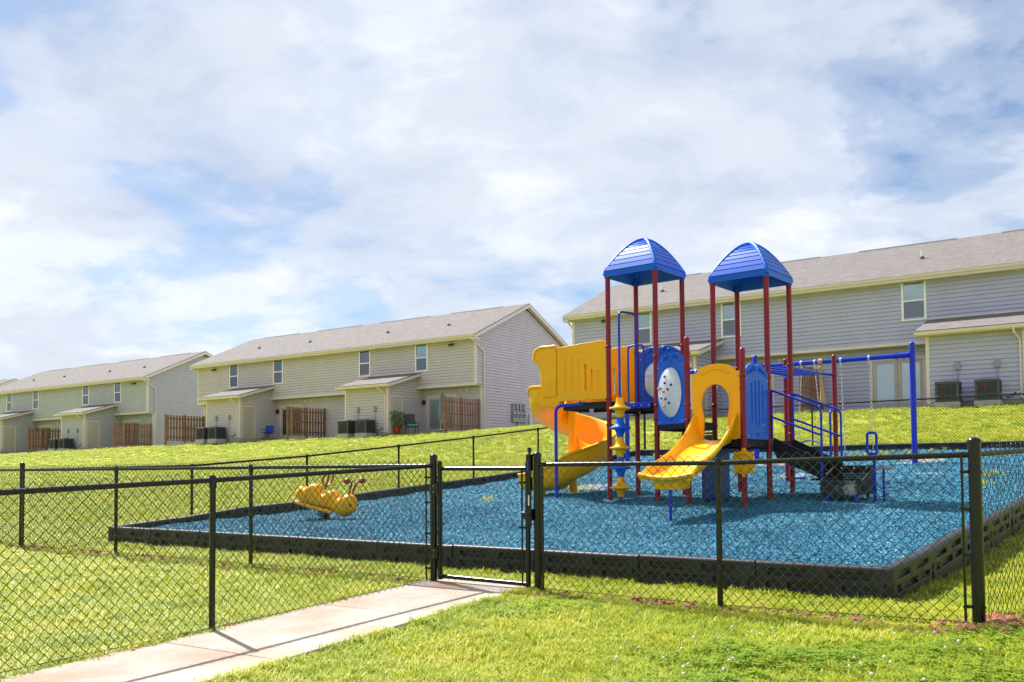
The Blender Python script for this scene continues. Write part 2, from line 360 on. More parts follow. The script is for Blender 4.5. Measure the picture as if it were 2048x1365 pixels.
# ------------------------------------------------------------------ rubber mulch
WORN = [(7.6, 19.9, .75), (9.4, 20.7, .6), (6.0, 19.1, .6), (4.3, 20.6, .8), (1.7, 19.2, .8), (8.3, 18.0, .4), (6.4, 22.6, .8)]     # scuffed places: the grey ground cloth shows
def make_mulch():
    n, k = 110, 150; s, t = np.meshgrid(np.linspace(0, 1, n), np.linspace(0, 1, k), indexing='ij')
    c = np.mean(QUAD, 0); q = [p + (c - p) / np.linalg.norm(c - p) * .09 for p in QUAD]
    P = (q[3][None, None] * ((1 - s) * (1 - t))[..., None] + q[0] * (s * (1 - t))[..., None] + q[1] * (s * t)[..., None] + q[2] * ((1 - s) * t)[..., None])
    X, Y = P[..., 0], P[..., 1]
    Z = mulch_z(X, Y) + .02 * np.sin(X * 1.9 + np.sin(Y * 1.3)) * np.cos(Y * 1.5) + .008 * np.sin(X * 7 + Y * 4) + RNG.normal(0, .003, X.shape)
    i = np.arange(n - 1)[:, None] * k + np.arange(k - 1)[None]; qd = np.stack([i, i + k, i + k + 1, i + 1], -1).reshape(-1, 4)
    me = fast_mesh('playground_surface', np.stack([X, Y, Z], -1), qd); shade(me, 180)
    m = bpy.data.materials.new('mulch_bed'); m.use_nodes = True; N = m.node_tree.nodes; L = m.node_tree.links; b = N['Principled BSDF']; b.inputs['Roughness'].default_value = .85
    g = N.new('ShaderNodeNewGeometry'); v = N.new('ShaderNodeTexVoronoi'); v.inputs['Scale'].default_value = 38; L.new(g.outputs['Position'], v.inputs['Vector'])
    r = N.new('ShaderNodeValToRGB'); e = r.color_ramp.elements; e[0].color = (.010, .10, .17, 1); e[1].color = (.035, .28, .42, 1); e[0].position = .2; e[1].position = .9
    sp = N.new('ShaderNodeSeparateColor'); L.new(v.outputs['Color'], sp.inputs[0]); L.new(sp.outputs[0], r.inputs[0])
    nz = N.new('ShaderNodeTexNoise'); nz.inputs['Scale'].default_value = .8; nz.inputs['Detail'].default_value = 5; L.new(g.outputs['Position'], nz.inputs['Vector'])
    sx = N.new('ShaderNodeSeparateXYZ'); L.new(g.outputs['Position'], sx.inputs[0])
    # worn places, mostly under the swings: the grey ground cloth shows
    cur = None
    for wx, wy, wr in WORN:
        d = N.new('ShaderNodeVectorMath'); d.operation = 'DISTANCE'; fl = N.new('ShaderNodeCombineXYZ'); L.new(sx.outputs[0], fl.inputs[0]); L.new(sx.outputs[1], fl.inputs[1]); L.new(fl.outputs[0], d.inputs[0]); d.inputs[1].default_value = (wx, wy, 0)
        q = N.new('ShaderNodeMath'); q.operation = 'DIVIDE'; L.new(d.outputs['Value'], q.inputs[0]); q.inputs[1].default_value = wr
        if cur is None: cur = q.outputs[0]
        else: mn = N.new('ShaderNodeMath'); mn.operation = 'MINIMUM'; L.new(cur, mn.inputs[0]); L.new(q.outputs[0], mn.inputs[1]); cur = mn.outputs[0]
    nz.inputs['Scale'].default_value = 4
    ad = N.new('ShaderNodeMath'); ad.operation = 'MULTIPLY_ADD'; L.new(cur, ad.inputs[0]); ad.inputs[1].default_value = -.35; L.new(nz.outputs['Fac'], ad.inputs[2])
    rr = N.new('ShaderNodeValToRGB'); rr.color_ramp.elements[0].position = .17; rr.color_ramp.elements[1].position = .25; L.new(ad.outputs[0], rr.inputs[0])
    mx = N.new('ShaderNodeMixRGB'); L.new(rr.outputs[0], mx.inputs[0]); L.new(r.outputs[0], mx.inputs[1]); mx.inputs[2].default_value = (.24, .24, .25, 1)
    L.new(mx.outputs[0], b.inputs['Base Color'])
    bp = N.new('ShaderNodeBump'); bp.inputs['Strength'].default_value = 1; bp.inputs['Distance'].default_value = .03; L.new(v.outputs['Distance'], bp.inputs['Height']); L.new(bp.outputs[0], b.inputs['Normal'])
    tag(link('playground_surface', me, m), kind='structure')
make_mulch()

# ------------------------------------------------------------------ scattered stuff by geometry nodes
def scatter(name, label, pts, rot, scl, variants, m, cat=None):
    src = bpy.data.collections.new(name + '_source')
    for i, mb in enumerate(variants):
        me = mb.mesh(name + '_piece'); me.materials.append(m); src.objects.link(bpy.data.objects.new(f'{name}_piece_{i:02d}', me))
    me = bpy.data.meshes.new(name); me.vertices.add(len(pts)); me.vertices.foreach_set('co', np.asarray(pts, np.float32).ravel())
    a = me.attributes.new('rot', 'FLOAT_VECTOR', 'POINT'); a.data.foreach_set('vector', np.asarray(rot, np.float32).ravel())
    a = me.attributes.new('scl', 'FLOAT', 'POINT'); a.data.foreach_set('value', np.asarray(scl, np.float32))
    a = me.attributes.new('idx', 'INT', 'POINT'); a.data.foreach_set('value', RNG.integers(0, len(variants), len(pts)).astype(np.int32))
    o = link(name, me, m); tag(o, label, cat, kind='stuff')
    ng = bpy.data.node_groups.new(name + '_nodes', 'GeometryNodeTree')
    ng.interface.new_socket('Geometry', in_out='INPUT', socket_type='NodeSocketGeometry'); ng.interface.new_socket('Geometry', in_out='OUTPUT', socket_type='NodeSocketGeometry')
    N = ng.nodes; L = ng.links; gi = N.new('NodeGroupInput'); go = N.new('NodeGroupOutput')
    ci = N.new('GeometryNodeCollectionInfo'); ci.inputs['Collection'].default_value = src; ci.inputs['Separate Children'].default_value = True; ci.inputs['Reset Children'].default_value = True
    mp = N.new('GeometryNodeMeshToPoints'); L.new(gi.outputs[0], mp.inputs[0])
    ip = N.new('GeometryNodeInstanceOnPoints'); L.new(mp.outputs[0], ip.inputs['Points']); L.new(ci.outputs[0], ip.inputs['Instance']); ip.inputs['Pick Instance'].default_value = True
    def na(nm, ty):
        n = N.new('GeometryNodeInputNamedAttribute'); n.data_type = ty; n.inputs['Name'].default_value = nm; return n.outputs['Attribute']
    L.new(na('idx', 'INT'), ip.inputs['Instance Index']); L.new(na('rot', 'FLOAT_VECTOR'), ip.inputs['Rotation']); L.new(na('scl', 'FLOAT'), ip.inputs['Scale'])
    L.new(ip.outputs[0], go.inputs[0])
    md = o.modifiers.new('scatter', 'NODES'); md.node_group = ng; return o
def leafy_mat(name, stops, sc=1.1, trans=.35, rough=.55):
    m = bpy.data.materials.new(name); m.use_nodes = True; N = m.node_tree.nodes; L = m.node_tree.links; b = N['Principled BSDF']; b.inputs['Roughness'].default_value = rough; b.inputs['Specular IOR Level'].default_value = .35
    g = N.new('ShaderNodeNewGeometry'); n = N.new('ShaderNodeTexNoise'); n.inputs['Scale'].default_value = sc; n.inputs['Detail'].default_value = 6; n.inputs['Roughness'].default_value = .65; L.new(g.outputs['Position'], n.inputs['Vector'])
    oi = N.new('ShaderNodeObjectInfo'); a = N.new('ShaderNodeMath'); a.operation = 'MULTIPLY_ADD'; L.new(oi.outputs['Random'], a.inputs[0]); a.inputs[1].default_value = .34; L.new(n.outputs['Fac'], a.inputs[2])
    s = N.new('ShaderNodeMath'); s.operation = 'SUBTRACT'; L.new(a.outputs[0], s.inputs[0]); s.inputs[1].default_value = .17
    r = N.new('ShaderNodeValToRGB'); e = r.color_ramp.elements
    while len(e) < len(stops): e.new(.5)
    for el, (p, c) in zip(e, stops): el.position = p; el.color = (*c, 1)
    L.new(s.outputs[0], r.inputs[0]); L.new(r.outputs[0], b.inputs['Base Color'])
    cv = N.new('ShaderNodeVectorMath'); cv.operation = 'ADD'; L.new(g.outputs['Normal'], cv.inputs[0]); cv.inputs[1].default_value = (0, 0, 1.3)
    cn = N.new('ShaderNodeVectorMath'); cn.operation = 'NORMALIZE'; L.new(cv.outputs[0], cn.inputs[0]); L.new(cn.outputs[0], b.inputs['Normal'])
    t = N.new('ShaderNodeBsdfTranslucent'); L.new(r.outputs[0], t.inputs[0]); mx = N.new('ShaderNodeMixShader'); mx.inputs[0].default_value = trans
    o = N['Material Output']; L.new(b.outputs[0], mx.inputs[1]); L.new(t.outputs[0], mx.inputs[2]); L.new(mx.outputs[0], o.inputs[0]); return m
def grass_clump(nb, h, spread, seed, w=.0035):
    rr = random.Random(seed); mb = MB()
    for _ in range(nb):
        a = rr.uniform(0, 6.28); d = spread * math.sqrt(rr.random()); x, y = d * math.cos(a), d * math.sin(a)
        hh = h * rr.uniform(.55, 1.15); la = rr.uniform(0, 6.28); le = hh * rr.uniform(.25, 1.25); ww = w * rr.uniform(.7, 1.3)
        px, py = -math.sin(la) * ww, math.cos(la) * ww; dx, dy = math.cos(la), math.sin(la)
        mb.add([(x - px, y - py, -.01), (x + px, y + py, -.01), (x + dx * le * .35 + px * .8, y + dy * le * .35 + py * .8, hh * .6), (x + dx * le * .35 - px * .8, y + dy * le * .35 - py * .8, hh * .6),
                (x + dx * le, y + dy * le, hh)], [(0, 1, 2, 3), (3, 2, 4)])
    return mb
GRASS = leafy_mat('grass_blades', [(.18, (.16, .26, .014)), (.34, (.31, .40, .020)), (.52, (.46, .51, .030)), (.70, (.57, .56, .055)), (.90, (.66, .61, .20))])
WIRE_LINE = [np.array((3.24, 6.31)), np.array((-7.73, 14.21))]
def on_lawn(x, y):
    v = .578 * x + .816 * y
    return ~inside(x, y, QUAD, .03) & ~inside(x, y, WALK, -.02) & (v < 37.3)
def make_grass():
    P, S = [], []
    for y0, y1, dens, sc in ((3.6, 6.5, 900, .95), (6.5, 9, 600, 1.05), (9, 13, 260, 1.25), (13, 20, 130, 1.4), (20, 30, 60, 1.7), (30, 46, 24, 2.1), (46, 70, 10, 2.5)):
        w = .66 if y0 > 12 else .85; n = int((y1 * y1 - y0 * y0) * w * dens); y = np.sqrt(RNG.uniform(y0 * y0, y1 * y1, n)); x = RNG.uniform(-w, w, n) * y
        k = on_lawn(x, y)
        # thin grass in the clay strip along the fence line
        v = .578 * x + .816 * y; bare = np.sin(x * 5.1 + 1) + np.sin(x * 11.3) + .9 * np.sin(x * 23.); k &= ~((abs(v - 7.12) < .13) & (RNG.random(n) < np.where(bare > -.2, .93, .4)) & (x < 3.5)); k &= ~((np.hypot(x - 3.42, y - 6.33) < .32) & (RNG.random(n) < .85))
        x, y = x[k], y[k]; P.append(np.stack([x, y, ground(x, y) + lump(x, y)], 1)); S.append(sc * RNG.uniform(.65, 1.3, len(x)))
    def edge(a, b, n, off, sc, w=.05):
        a = np.asarray(a); b = np.asarray(b); e = (b - a) / np.linalg.norm(b - a); nn = np.array((-e[1], e[0])); t = RNG.random(n)
        keep = np.sin(t * 37 + a[0]) + np.sin(t * 91 + a[1] * 3) > -.5; t = t[keep]
        p = a + (b - a) * t[:, None] + nn * (off + RNG.normal(0, w, len(t)))[:, None]
        k = on_lawn(p[:, 0], p[:, 1]); p = p[k]; P.append(np.stack([p[:, 0], p[:, 1], ground(p[:, 0], p[:, 1])], 1)); S.append(sc * RNG.uniform(.8, 1.5, len(p)))
    edge(LC, KC, 800, -.05, 1.35); edge(KC, KC + (BR - KC) * .4, 600, -.05, 1.5); edge(KC, KC + (BR - KC) * .4, 300, .05, 1.5)
    edge(W0 - WD * 4, W0 + WD * 2.8, 700, .04, 1.05, .03); edge(W0 - WD * 4 + WP * WW, W0 + WD * 2.8 + WP * WW, 800, -.05, 1.05, .03)
    for px, py in ((3.24, 6.31), (.24, 8.61), (-.82, 9.38), (-2.40, 7.22), (1.71, 7.48), (-3.2, 11.05), (-5.6, 12.7), (-7.73, 14.21)):
        q = np.array((px, py)) + RNG.normal(0, .07, (26, 2)); k = on_lawn(q[:, 0], q[:, 1]); q = q[k]; P.append(np.stack([q[:, 0], q[:, 1], ground(q[:, 0], q[:, 1])], 1)); S.append(RNG.uniform(1.1, 1.7, len(q)))
    for cx, cy, sx, sy, n in ((-3.6, 8.1, .35, .22, 150), (-4.1, 8.6, .5, .12, 90), (-4.6, 6.9, .2, .15, 60), (.1, 7.4, .35, .15, 120), (-.6, 6.4, .3, .2, 90), (2.3, 6.2, .4, .12, 90), (-1.6, 8.9, .2, .3, 70)):   # darker uncut patches
        q = np.stack([RNG.normal(cx, sx, n), RNG.normal(cy, sy, n)], 1); k = on_lawn(q[:, 0], q[:, 1]); q = q[k]; P.append(np.stack([q[:, 0], q[:, 1], ground(q[:, 0], q[:, 1])], 1)); S.append(RNG.uniform(1.2, 1.8, len(q)))
    P = np.concatenate(P); S = np.concatenate(S)
    rot = np.stack([RNG.normal(0, .08, len(P)), RNG.normal(0, .08, len(P)), RNG.uniform(0, 6.28, len(P))], 1)
    scatter('grass', 'short sunlit green and straw lawn grass', P, rot, S, [grass_clump(18, .044, .055, s, .0032) for s in range(6)], GRASS, 'grass')
make_grass()
def make_chips():
    m = bpy.data.materials.new('blue_rubber_chip'); m.use_nodes = True; N = m.node_tree.nodes; L = m.node_tree.links; b = N['Principled BSDF']; b.inputs['Roughness'].default_value = .6; b.inputs['Specular IOR Level'].default_value = .25
    oi = N.new('ShaderNodeObjectInfo'); r = N.new('ShaderNodeValToRGB'); e = r.color_ramp.elements
    for p in (.3, .6, .85): e.new(p)
    for el, (p, c) in zip(e, [(0, (.008, .085, .15)), (.25, (.012, .15, .25)), (.6, (.018, .21, .34)), (.85, (.045, .31, .44)), (1, (.22, .48, .58))]): el.position = p; el.color = (*c, 1)
    gp = N.new('ShaderNodeNewGeometry'); pn = N.new('ShaderNodeTexNoise'); pn.inputs['Scale'].default_value = .55; pn.inputs['Detail'].default_value = 5; L.new(gp.outputs['Position'], pn.inputs['Vector'])
    s1 = N.new('ShaderNodeMath'); s1.operation = 'MULTIPLY_ADD'; L.new(pn.outputs['Fac'], s1.inputs[0]); s1.inputs[1].default_value = 1.1; s1.inputs[2].default_value = -.55
    s2 = N.new('ShaderNodeMath'); s2.operation = 'ADD'; L.new(oi.outputs['Random'], s2.inputs[0]); L.new(s1.outputs[0], s2.inputs[1])
    L.new(s2.outputs[0], r.inputs[0]); L.new(r.outputs[0], b.inputs['Base Color'])
    def chip(seed):
        rr = random.Random(seed); l, w, h = rr.uniform(.010, .021), rr.uniform(.004, .008), rr.uniform(.003, .006); mb = MB()
        mb.box((0, 0, 0), (l, w, h)); mb.v = [(x + rr.uniform(-.005, .005), y + rr.uniform(-.003, .003) + 6 * x * x * rr.choice((-1, 1)), z + rr.uniform(-.002, .002)) for x, y, z in mb.v]; return mb
    P, S = [], []
    n = 950000; x = RNG.uniform(-6.5, 14, n); y = RNG.uniform(7.5, 27.5, n); dens = np.interp(y, [7.5, 12, 16, 22, 28], [2100, 1500, 800, 420, 220])
    k = inside(x, y, QUAD, -.13) & (RNG.random(n) < dens / (n / (20.5 * 20.)))
    for wx, wy, wr in WORN: k &= ~((np.hypot(x - wx, y - wy) < wr * (.75 + .3 * np.sin(x * 9 + y * 5))) & (RNG.random(n) < .82))
    x, y = x[k], y[k]; z = mulch_z(x, y) + .02 * np.sin(x * 1.9 + np.sin(y * 1.3)) * np.cos(y * 1.5) + .008 * np.sin(x * 7 + y * 4) + .006
    S = np.interp(y, [7.5, 12, 20, 28], [1.0, 1.15, 1.55, 1.9]) * RNG.uniform(.7, 1.35, len(x))
    rot = np.stack([RNG.normal(0, .5, len(x)), RNG.normal(0, .5, len(x)), RNG.uniform(0, 6.28, len(x))], 1)
    scatter('rubber_mulch', 'shredded blue rubber mulch filling the play area', np.stack([x, y, z], 1), rot, S, [chip(s) for s in range(7)], m, 'mulch')
make_chips()
# ------------------------------------------------------------------ border timbers
def make_border():
    th, hh, ln = .115, .40, 1.20
    prof = [(-th / 2, -hh), (-th / 2, -.022), (-th / 2 + .008, -.006), (-th / 2 + .024, 0), (th / 2 - .024, 0), (th / 2 - .008, -.006), (th / 2, -.022), (th / 2, -hh)]
    b = MB(); b.rings([[(.006, y, z) for y, z in prof], [(ln - .006, y, z) for y, z in prof]])
    c = MB()
    for x0, x1, z0, z1 in ((.12, .47, -.118, -.06), (.66, 1.02, -.118, -.06), (.10, .22, -.235, -.172), (.30, .68, -.235, -.172), (.78, 1.05, -.235, -.172)):
        for s in (-1, 1): c.bb(x0, x1, s * (th / 2 - .038), s * (th / 2 + .02), z0, z1)
    for s in (-1, 1): c.bb(ln - .075, ln + .1, s * (th / 2 - .025), s * (th / 2 + .02), -.5, -.145)
    me = cut(b, c, 'border_section', .007); me.materials.append(border_m)
    t = thing('playground_border', 'black plastic interlocking border around the blue mulch', 'border', (KC[0], KC[1], .0))
    def run(a, b, f):
        L = np.linalg.norm(b - a); n = round(L / 1.215); e = (b - a) / L; nn = np.array((-e[1], e[0]))
        cen = np.mean(QUAD, 0)
        if nn @ (cen - a) < 0: nn = -nn
        for i in range(n):
            p = a + e * (L * i / n) + nn * th / 2; q = a + e * (L * (i + 1) / n) + nn * th / 2; z0, z1 = f(*p), f(*q)
            o = link('border_section', me, None, t); d = Vector((q[0] - p[0], q[1] - p[1], z1 - z0)).normalized()
            up = (Vector((0, 0, 1)) - d * d.z).normalized(); yy = up.cross(d)
            o.matrix_local = Matrix(((d.x, yy.x, up.x, p[0] - KC[0]), (d.y, yy.y, up.y, p[1] - KC[1]), (d.z, yy.z, up.z, z0 + random.uniform(-.006, .006)), (0, 0, 0, 1))) @ Matrix.Rotation(random.uniform(-.008, .008), 4, 'Z') @ Matrix.Scale(L / n / 1.20, 4, (1, 0, 0))
    top = lambda x, y: float(mulch_z(x, y)) + .16
    fr = lambda x, y: .325 + .02 * ((x + 6.5) / 9.7)
    side = lambda x, y: float(np.interp(.578 * x + .816 * y, [8.0, 9.4, 10.6, 30], [.335, .42, 0, 0])) or top(x, y)
    def sidef(x, y):
        v = .578 * x + .816 * y; w = min(1, max(0, (v - 8.1) / 2.0)); return fr(x, y) * (1 - w) + top(x, y) * w
    run(LC, KC, fr); run(KC, BR, sidef); run(BL, BR, top); run(LC, BL, sidef)
make_border()

# ------------------------------------------------------------------ chain link fences
HW = .0415
def wire_mesh(name, p0, p1, z0, z1, bot, top, parent, off, r=.0023, nside=4):
    p0 = np.asarray(p0, float); p1 = np.asarray(p1, float); L = np.linalg.norm(p1 - p0); e = (p1 - p0) / L; nn = np.array((-e[1], e[0]))
    nw = max(1, int(L / HW) - 1); K = int((top - bot) / HW) + 1; h = L / (nw + 1)
    i = np.arange(nw)[:, None]; k = np.arange(K)[None]; s = (i + ((i + k) & 1)) * h; zz = bot + k * (top - bot) / (K - 1) + 0 * i
    wv = np.where((i + k) & 1, 1, -1) * r * .9 + RNG.normal(0, .0022, s.shape)
    X = p0[0] + e[0] * s + nn[0] * wv; Y = p0[1] + e[1] * s + nn[1] * wv; Z = z0 + (z1 - z0) * s / L + zz
    sag = .004 * np.sin(s * 2.3) ; Z = Z + sag + RNG.normal(0, .0016, s.shape)
    C = np.stack([X, Y, Z], -1); N3 = np.array((nn[0], nn[1], 0)); E3 = np.array((e[0], e[1], 0))
    if nside == 4: offs = [N3 * r, E3 * r * 1.35, -N3 * r, -E3 * r * 1.35]
    else: offs = [N3 * r, E3 * r * 1.35 - N3 * r * .5, -E3 * r * 1.35 - N3 * r * .5]
    V = np.stack([C + o for o in offs], 2) - np.array(off)
    n = len(offs); idx = np.arange(nw * K * n).reshape(nw, K, n); q = []
    for j in range(n):
        a, b = idx[:, :-1, j], idx[:, :-1, (j + 1) % n]; c, d = idx[:, 1:, (j + 1) % n], idx[:, 1:, j]
        q.append(np.stack([a, b, c, d], -1).reshape(-1, 4))
    me = fast_mesh('wire_mesh', V, np.concatenate(q)); shade(me, 180)
    return tag(link('wire_mesh', me, wire_m, parent), kind='stuff')
def post_mesh(r, h, dome=True, n=14):
    pr = [(r, -.35), (r, h - .012)]
    if dome: pr += [(r * 1.12, h - .012), (r * 1.14, h), (r * 1.0, h + .014), (r * .6, h + .026), (r * .05, h + .031)]
    else: pr += [(r, h)]
    return MB().lathe(pr, n)
def fence(label, nodes, terms, group=None, ext=False, bot=.03, far=False, wire_r=.0026, ends=(True, True)):
    # nodes: post positions along a straight or bent line; terms: indices of terminal posts built here
    g = [float(ground(*p)) for p in nodes]; o3 = (nodes[0][0], nodes[0][1], g[0])
    t = thing('chain_link_fence', label, 'fence', o3, group=group)
    for i, p in enumerate(nodes):
        loc = (p[0] - o3[0], p[1] - o3[1], g[i] - o3[2])
        if i in terms: post_mesh(terms[i], 1.315).build('post', black_f, t, 50, loc=loc)
        elif terms.get('skip') and i in terms['skip']: continue
        else:
            mb = post_mesh(.0245, 1.21, False); mb.lathe([(.030, 1.165), (.031, 1.20), (.03, 1.25), (.02, 1.262)], 12)
            mb.build('post', black_f, t, 50, loc=loc)
    rail = MB(); rail.tube([(p[0] - o3[0], p[1] - o3[1], g[i] - o3[2] + 1.222) for i, p in enumerate(nodes)], .0215, 10)
    rail.build('top_rail', black_f, t, 60)
    tw = MB(); tw.tube([(p[0] - o3[0], p[1] - o3[1], g[i] - o3[2] + .05) for i, p in enumerate(nodes)], .0028, 5); tw.build('tension_wire', wire_m, t, 60)
    for i in range(len(nodes) - 1):
        a, b = np.asarray(nodes[i], float), np.asarray(nodes[i + 1], float); e = (b - a) / np.linalg.norm(b - a); nn = np.array((-e[1], e[0]))
        if nn @ a > 0: nn = -nn                                       # wire hangs on the camera side of the posts
        a2 = a + nn * .028 + (e * .075 if i == 0 and ends[0] else 0); b2 = b + nn * .028 - (e * .075 if i == len(nodes) - 2 and ends[1] else 0)
        wire_mesh('wire_mesh', a2, b2, g[i], g[i + 1], bot, 1.285, t, o3, wire_r, 3 if far else 4)
        for ii, pp, sg in ((i, a, 1), (i + 1, b, -1)):
            if ii in terms and ((ii == 0 and ends[0]) or (ii == len(nodes) - 1 and ends[1])) and not far:
                q = pp + e * sg * .078 + nn * .028; zb = g[ii] - o3[2]
                MB().bb(-.009, .009, -.004, .004, .03, 1.24).build('tension_bar', black_f, t, rot=(0, 0, math.atan2(e[1], e[0])), loc=(q[0] - o3[0], q[1] - o3[1], zb))
                for hz in (.16, .52, .84, 1.10):
                    c = MB().lathe([(terms[ii] + .004, hz - .011), (terms[ii] + .004, hz + .011)], 14)
                    bx = pp + e * sg * .055 + nn * .02 - pp
                    c.box((bx[0], bx[1], hz), (.06, .008, .022), rz=math.atan2(e[1], e[0])); c.box((e[0] * sg * .085 + nn[0] * .03, e[1] * sg * .085 + nn[1] * .03, hz), (.012, .03, .012), rz=math.atan2(e[1], e[0]))
                    c.build('tension_band', black_f, t, 50, loc=(pp[0] - o3[0], pp[1] - o3[1], zb))
    return t
FR, FGR, FGL, FL = (3.24, 6.31), (.24, 8.61), (-.82, 9.38), (-7.73, 14.21); FBL = (4.28, 29.0)
def lerp(a, b, t): return (a[0] + (b[0] - a[0]) * t, a[1] + (b[1] - a[1]) * t)
fence('black chain link fence run from the gate to the tall right corner post', [FGR, lerp(FGR, FR, .49), FR], {0: .038, 2: .043})
fence('black chain link fence run left of the gate, ending at the far left corner post', [FL, lerp(FL, FGL, .31), lerp(FL, FGL, .655), FGL], {0: .038, 3: .038})
fence('black chain link fence run along the concrete walkway in the left foreground', [FGL, (-2.40, 7.22), (-3.98, 5.06), (-5.56, 2.90)], {'skip': (0,)}, ends=(True, False))
fence('black chain link fence run climbing the slope left of the spiral slide', [FL] + [lerp(FL, FBL, t) for t in (.155, .292, .428, .563, .703, .85)] + [FBL], {'skip': (0,), 7: .038}, far=True)
fence('black chain link fence run at the back, in front of the grey townhouse', [FBL, (8.74, 26.16), (13.35, 23.28), (17.9, 20.43)], {'skip': (0,)}, far=True)
fence('black chain link fence run leaving the tall corner post at the right edge', [FR, (5.3, 8.04), (7.4, 9.80), (9.5, 11.56)], {'skip': (0,)})
fence('short black chain link fence run at the left edge beyond the corner post', [FL, (-9.9, 16.35), (-12.1, 18.5)], {'skip': (0,)}, far=True)

def make_gate():
    a, b = np.array(FGL), np.array(FGR); L = np.linalg.norm(b - a); e = (b - a) / L; ang = math.atan2(e[1], e[0]); z = float(ground(*a))
    t = thing('fence_gate', 'black chain link gate standing closed at the end of the concrete walkway', 'gate', (a[0], a[1], z), ang)
    x0, x1 = .085, L - .115; dz = float(ground(*b)) - z
    f = MB(); f.tube([(x0, 0, .05), (x0, 0, 1.25)], .0245, 12); f.lathe([(.027, 1.25), (.022, 1.268), (.001, 1.275)], 12, (x0, 0, 0))
    f.tube([(x1, 0, -.02), (x1, 0, 1.225)], .0245, 12); f.lathe([(.027, 1.225), (.022, 1.243), (.001, 1.25)], 12, (x1, 0, 0))
    f.tube([(x0, 0, 1.19), (x1, 0, 1.185)], .0215, 10); f.tube([(x0, 0, .085), (x1, 0, .075)], .0215, 10)
    f.build('gate_frame', black_f, t, 50)
    wire_mesh('wire_mesh', (x0 + .05, -.026), (x1 - .05, -.026), 0, 0, .055, 1.245, t, (0, 0, 0))
    for x in (x0 + .045, x1 - .05):
        MB().bb(x - .008, x + .008, -.03, -.022, .06, 1.2).build('tension_bar', black_f, t)
        s = -1 if x < .5 else 1
        for hz in (.2, .62, 1.05): MB().lathe([(.027, hz - .01), (.027, hz + .01)], 12, (x0 if s < 0 else x1, 0, 0)).bb(min(x, x - .0) - .035, x + .035, -.036, -.022, hz - .01, hz + .01).build('tension_band', black_f, t, 50)
    for hz in (.32, .98):
        h = MB(); h.bb(.02, .095, -.052, -.02, hz - .055, hz + .055); h.lathe([(.045, hz - .05), (.045, hz + .05)], 14); h.lathe([(.031, hz - .05), (.031, hz + .05)], 12, (x0, 0, 0))
        h.tube([(.045, -.045, hz - .07), (.045, -.045, hz + .07)], .012, 8)
        hg = h.build('hinge', black_f, t, 50)
        for dzz in (-.03, .03): MB().lathe([(.007, 0), (.005, .006)], 8, (.045, -.055, hz + dzz), Matrix.Rotation(math.pi / 2, 3, 'X')).build('bolt', bolt_m, hg)
    l = MB(); lx = L - .07
    l.tube([(lx, -.03, .62), (lx, -.03, 1.22)], .016, 10); l.bb(lx - .025, lx + .025, -.055, -.005, 1.16, 1.32)
    l.lathe([(.012, 1.32), (.012, 1.345), (.022, 1.35), (.018, 1.385)], 10, (lx, -.03, 0)); 
    l.tube([(lx - .062, -.045, .74), (lx + .03, -.045, .74)], [.04, .036], 12); l.bb(lx - .03, lx + .045, -.07, -.01, .69, .80); l.bb(lx - .02, lx + .02, -.05, -.01, .98, 1.10)
    lo = l.build('latch', black_f, t, 45)
    MB().bb(lx - .006, lx + .006, -.052, -.046, .83, .93).build('latch_label', white_v, lo); MB().bb(lx - .012, lx - .002, -.0575, -.0552, 1.16, 1.25).build('latch_stripe', blue_p, lo)
make_gate()
# ------------------------------------------------------------------ townhouses
def siding_mat(name, c):
    return mat(name, c, .55, .35, var=.05, vscale=1.2, bump=.05, bscale=60)
def roof_mat():
    m = bpy.data.materials.new('asphalt_shingle'); m.use_nodes = True; N = m.node_tree.nodes; L = m.node_tree.links; b = N['Principled BSDF']; b.inputs['Roughness'].default_value = .9; b.inputs['Specular IOR Level'].default_value = .2
    tc = N.new('ShaderNodeTexCoord'); br = N.new('ShaderNodeTexBrick'); L.new(tc.outputs['Object'], br.inputs['Vector'])
    br.inputs['Scale'].default_value = 1; br.inputs['Brick Width'].default_value = .26; br.inputs['Row Height'].default_value = .135; br.inputs['Mortar Size'].default_value = .006; br.offset = .37; br.offset_frequency = 2
    br.inputs['Color1'].default_value = (.172, .152, .145, 1); br.inputs['Color2'].default_value = (.212, .190, .182, 1); br.inputs['Mortar'].default_value = (.11, .095, .09, 1); br.inputs['Bias'].default_value = .1
    n = N.new('ShaderNodeTexNoise'); n.inputs['Scale'].default_value = 3; n.inputs['Detail'].default_value = 6; L.new(tc.outputs['Object'], n.inputs['Vector'])
    mx = N.new('ShaderNodeMixRGB'); mx.blend_type = 'OVERLAY'; mx.inputs[0].default_value = .22; L.new(br.outputs['Color'], mx.inputs[1]); L.new(n.outputs['Fac'], mx.inputs[2]); L.new(mx.outputs[0], b.inputs['Base Color'])
    bp = N.new('ShaderNodeBump'); bp.inputs['Strength'].default_value = .6; bp.inputs['Distance'].default_value = .02; L.new(br.outputs['Fac'], bp.inputs['Height']); bp.invert = True; L.new(bp.outputs[0], b.inputs['Normal'])
    return m
ROOF = roof_mat()
blind_m = mat('white_blind', (.86, .95, .98), .6)
dark_in = mat('dark_interior', (.02, .022, .025), .9)
HL, HD = 24.4, 10.0                                       # length, depth
EX = .165                                                  # siding exposure
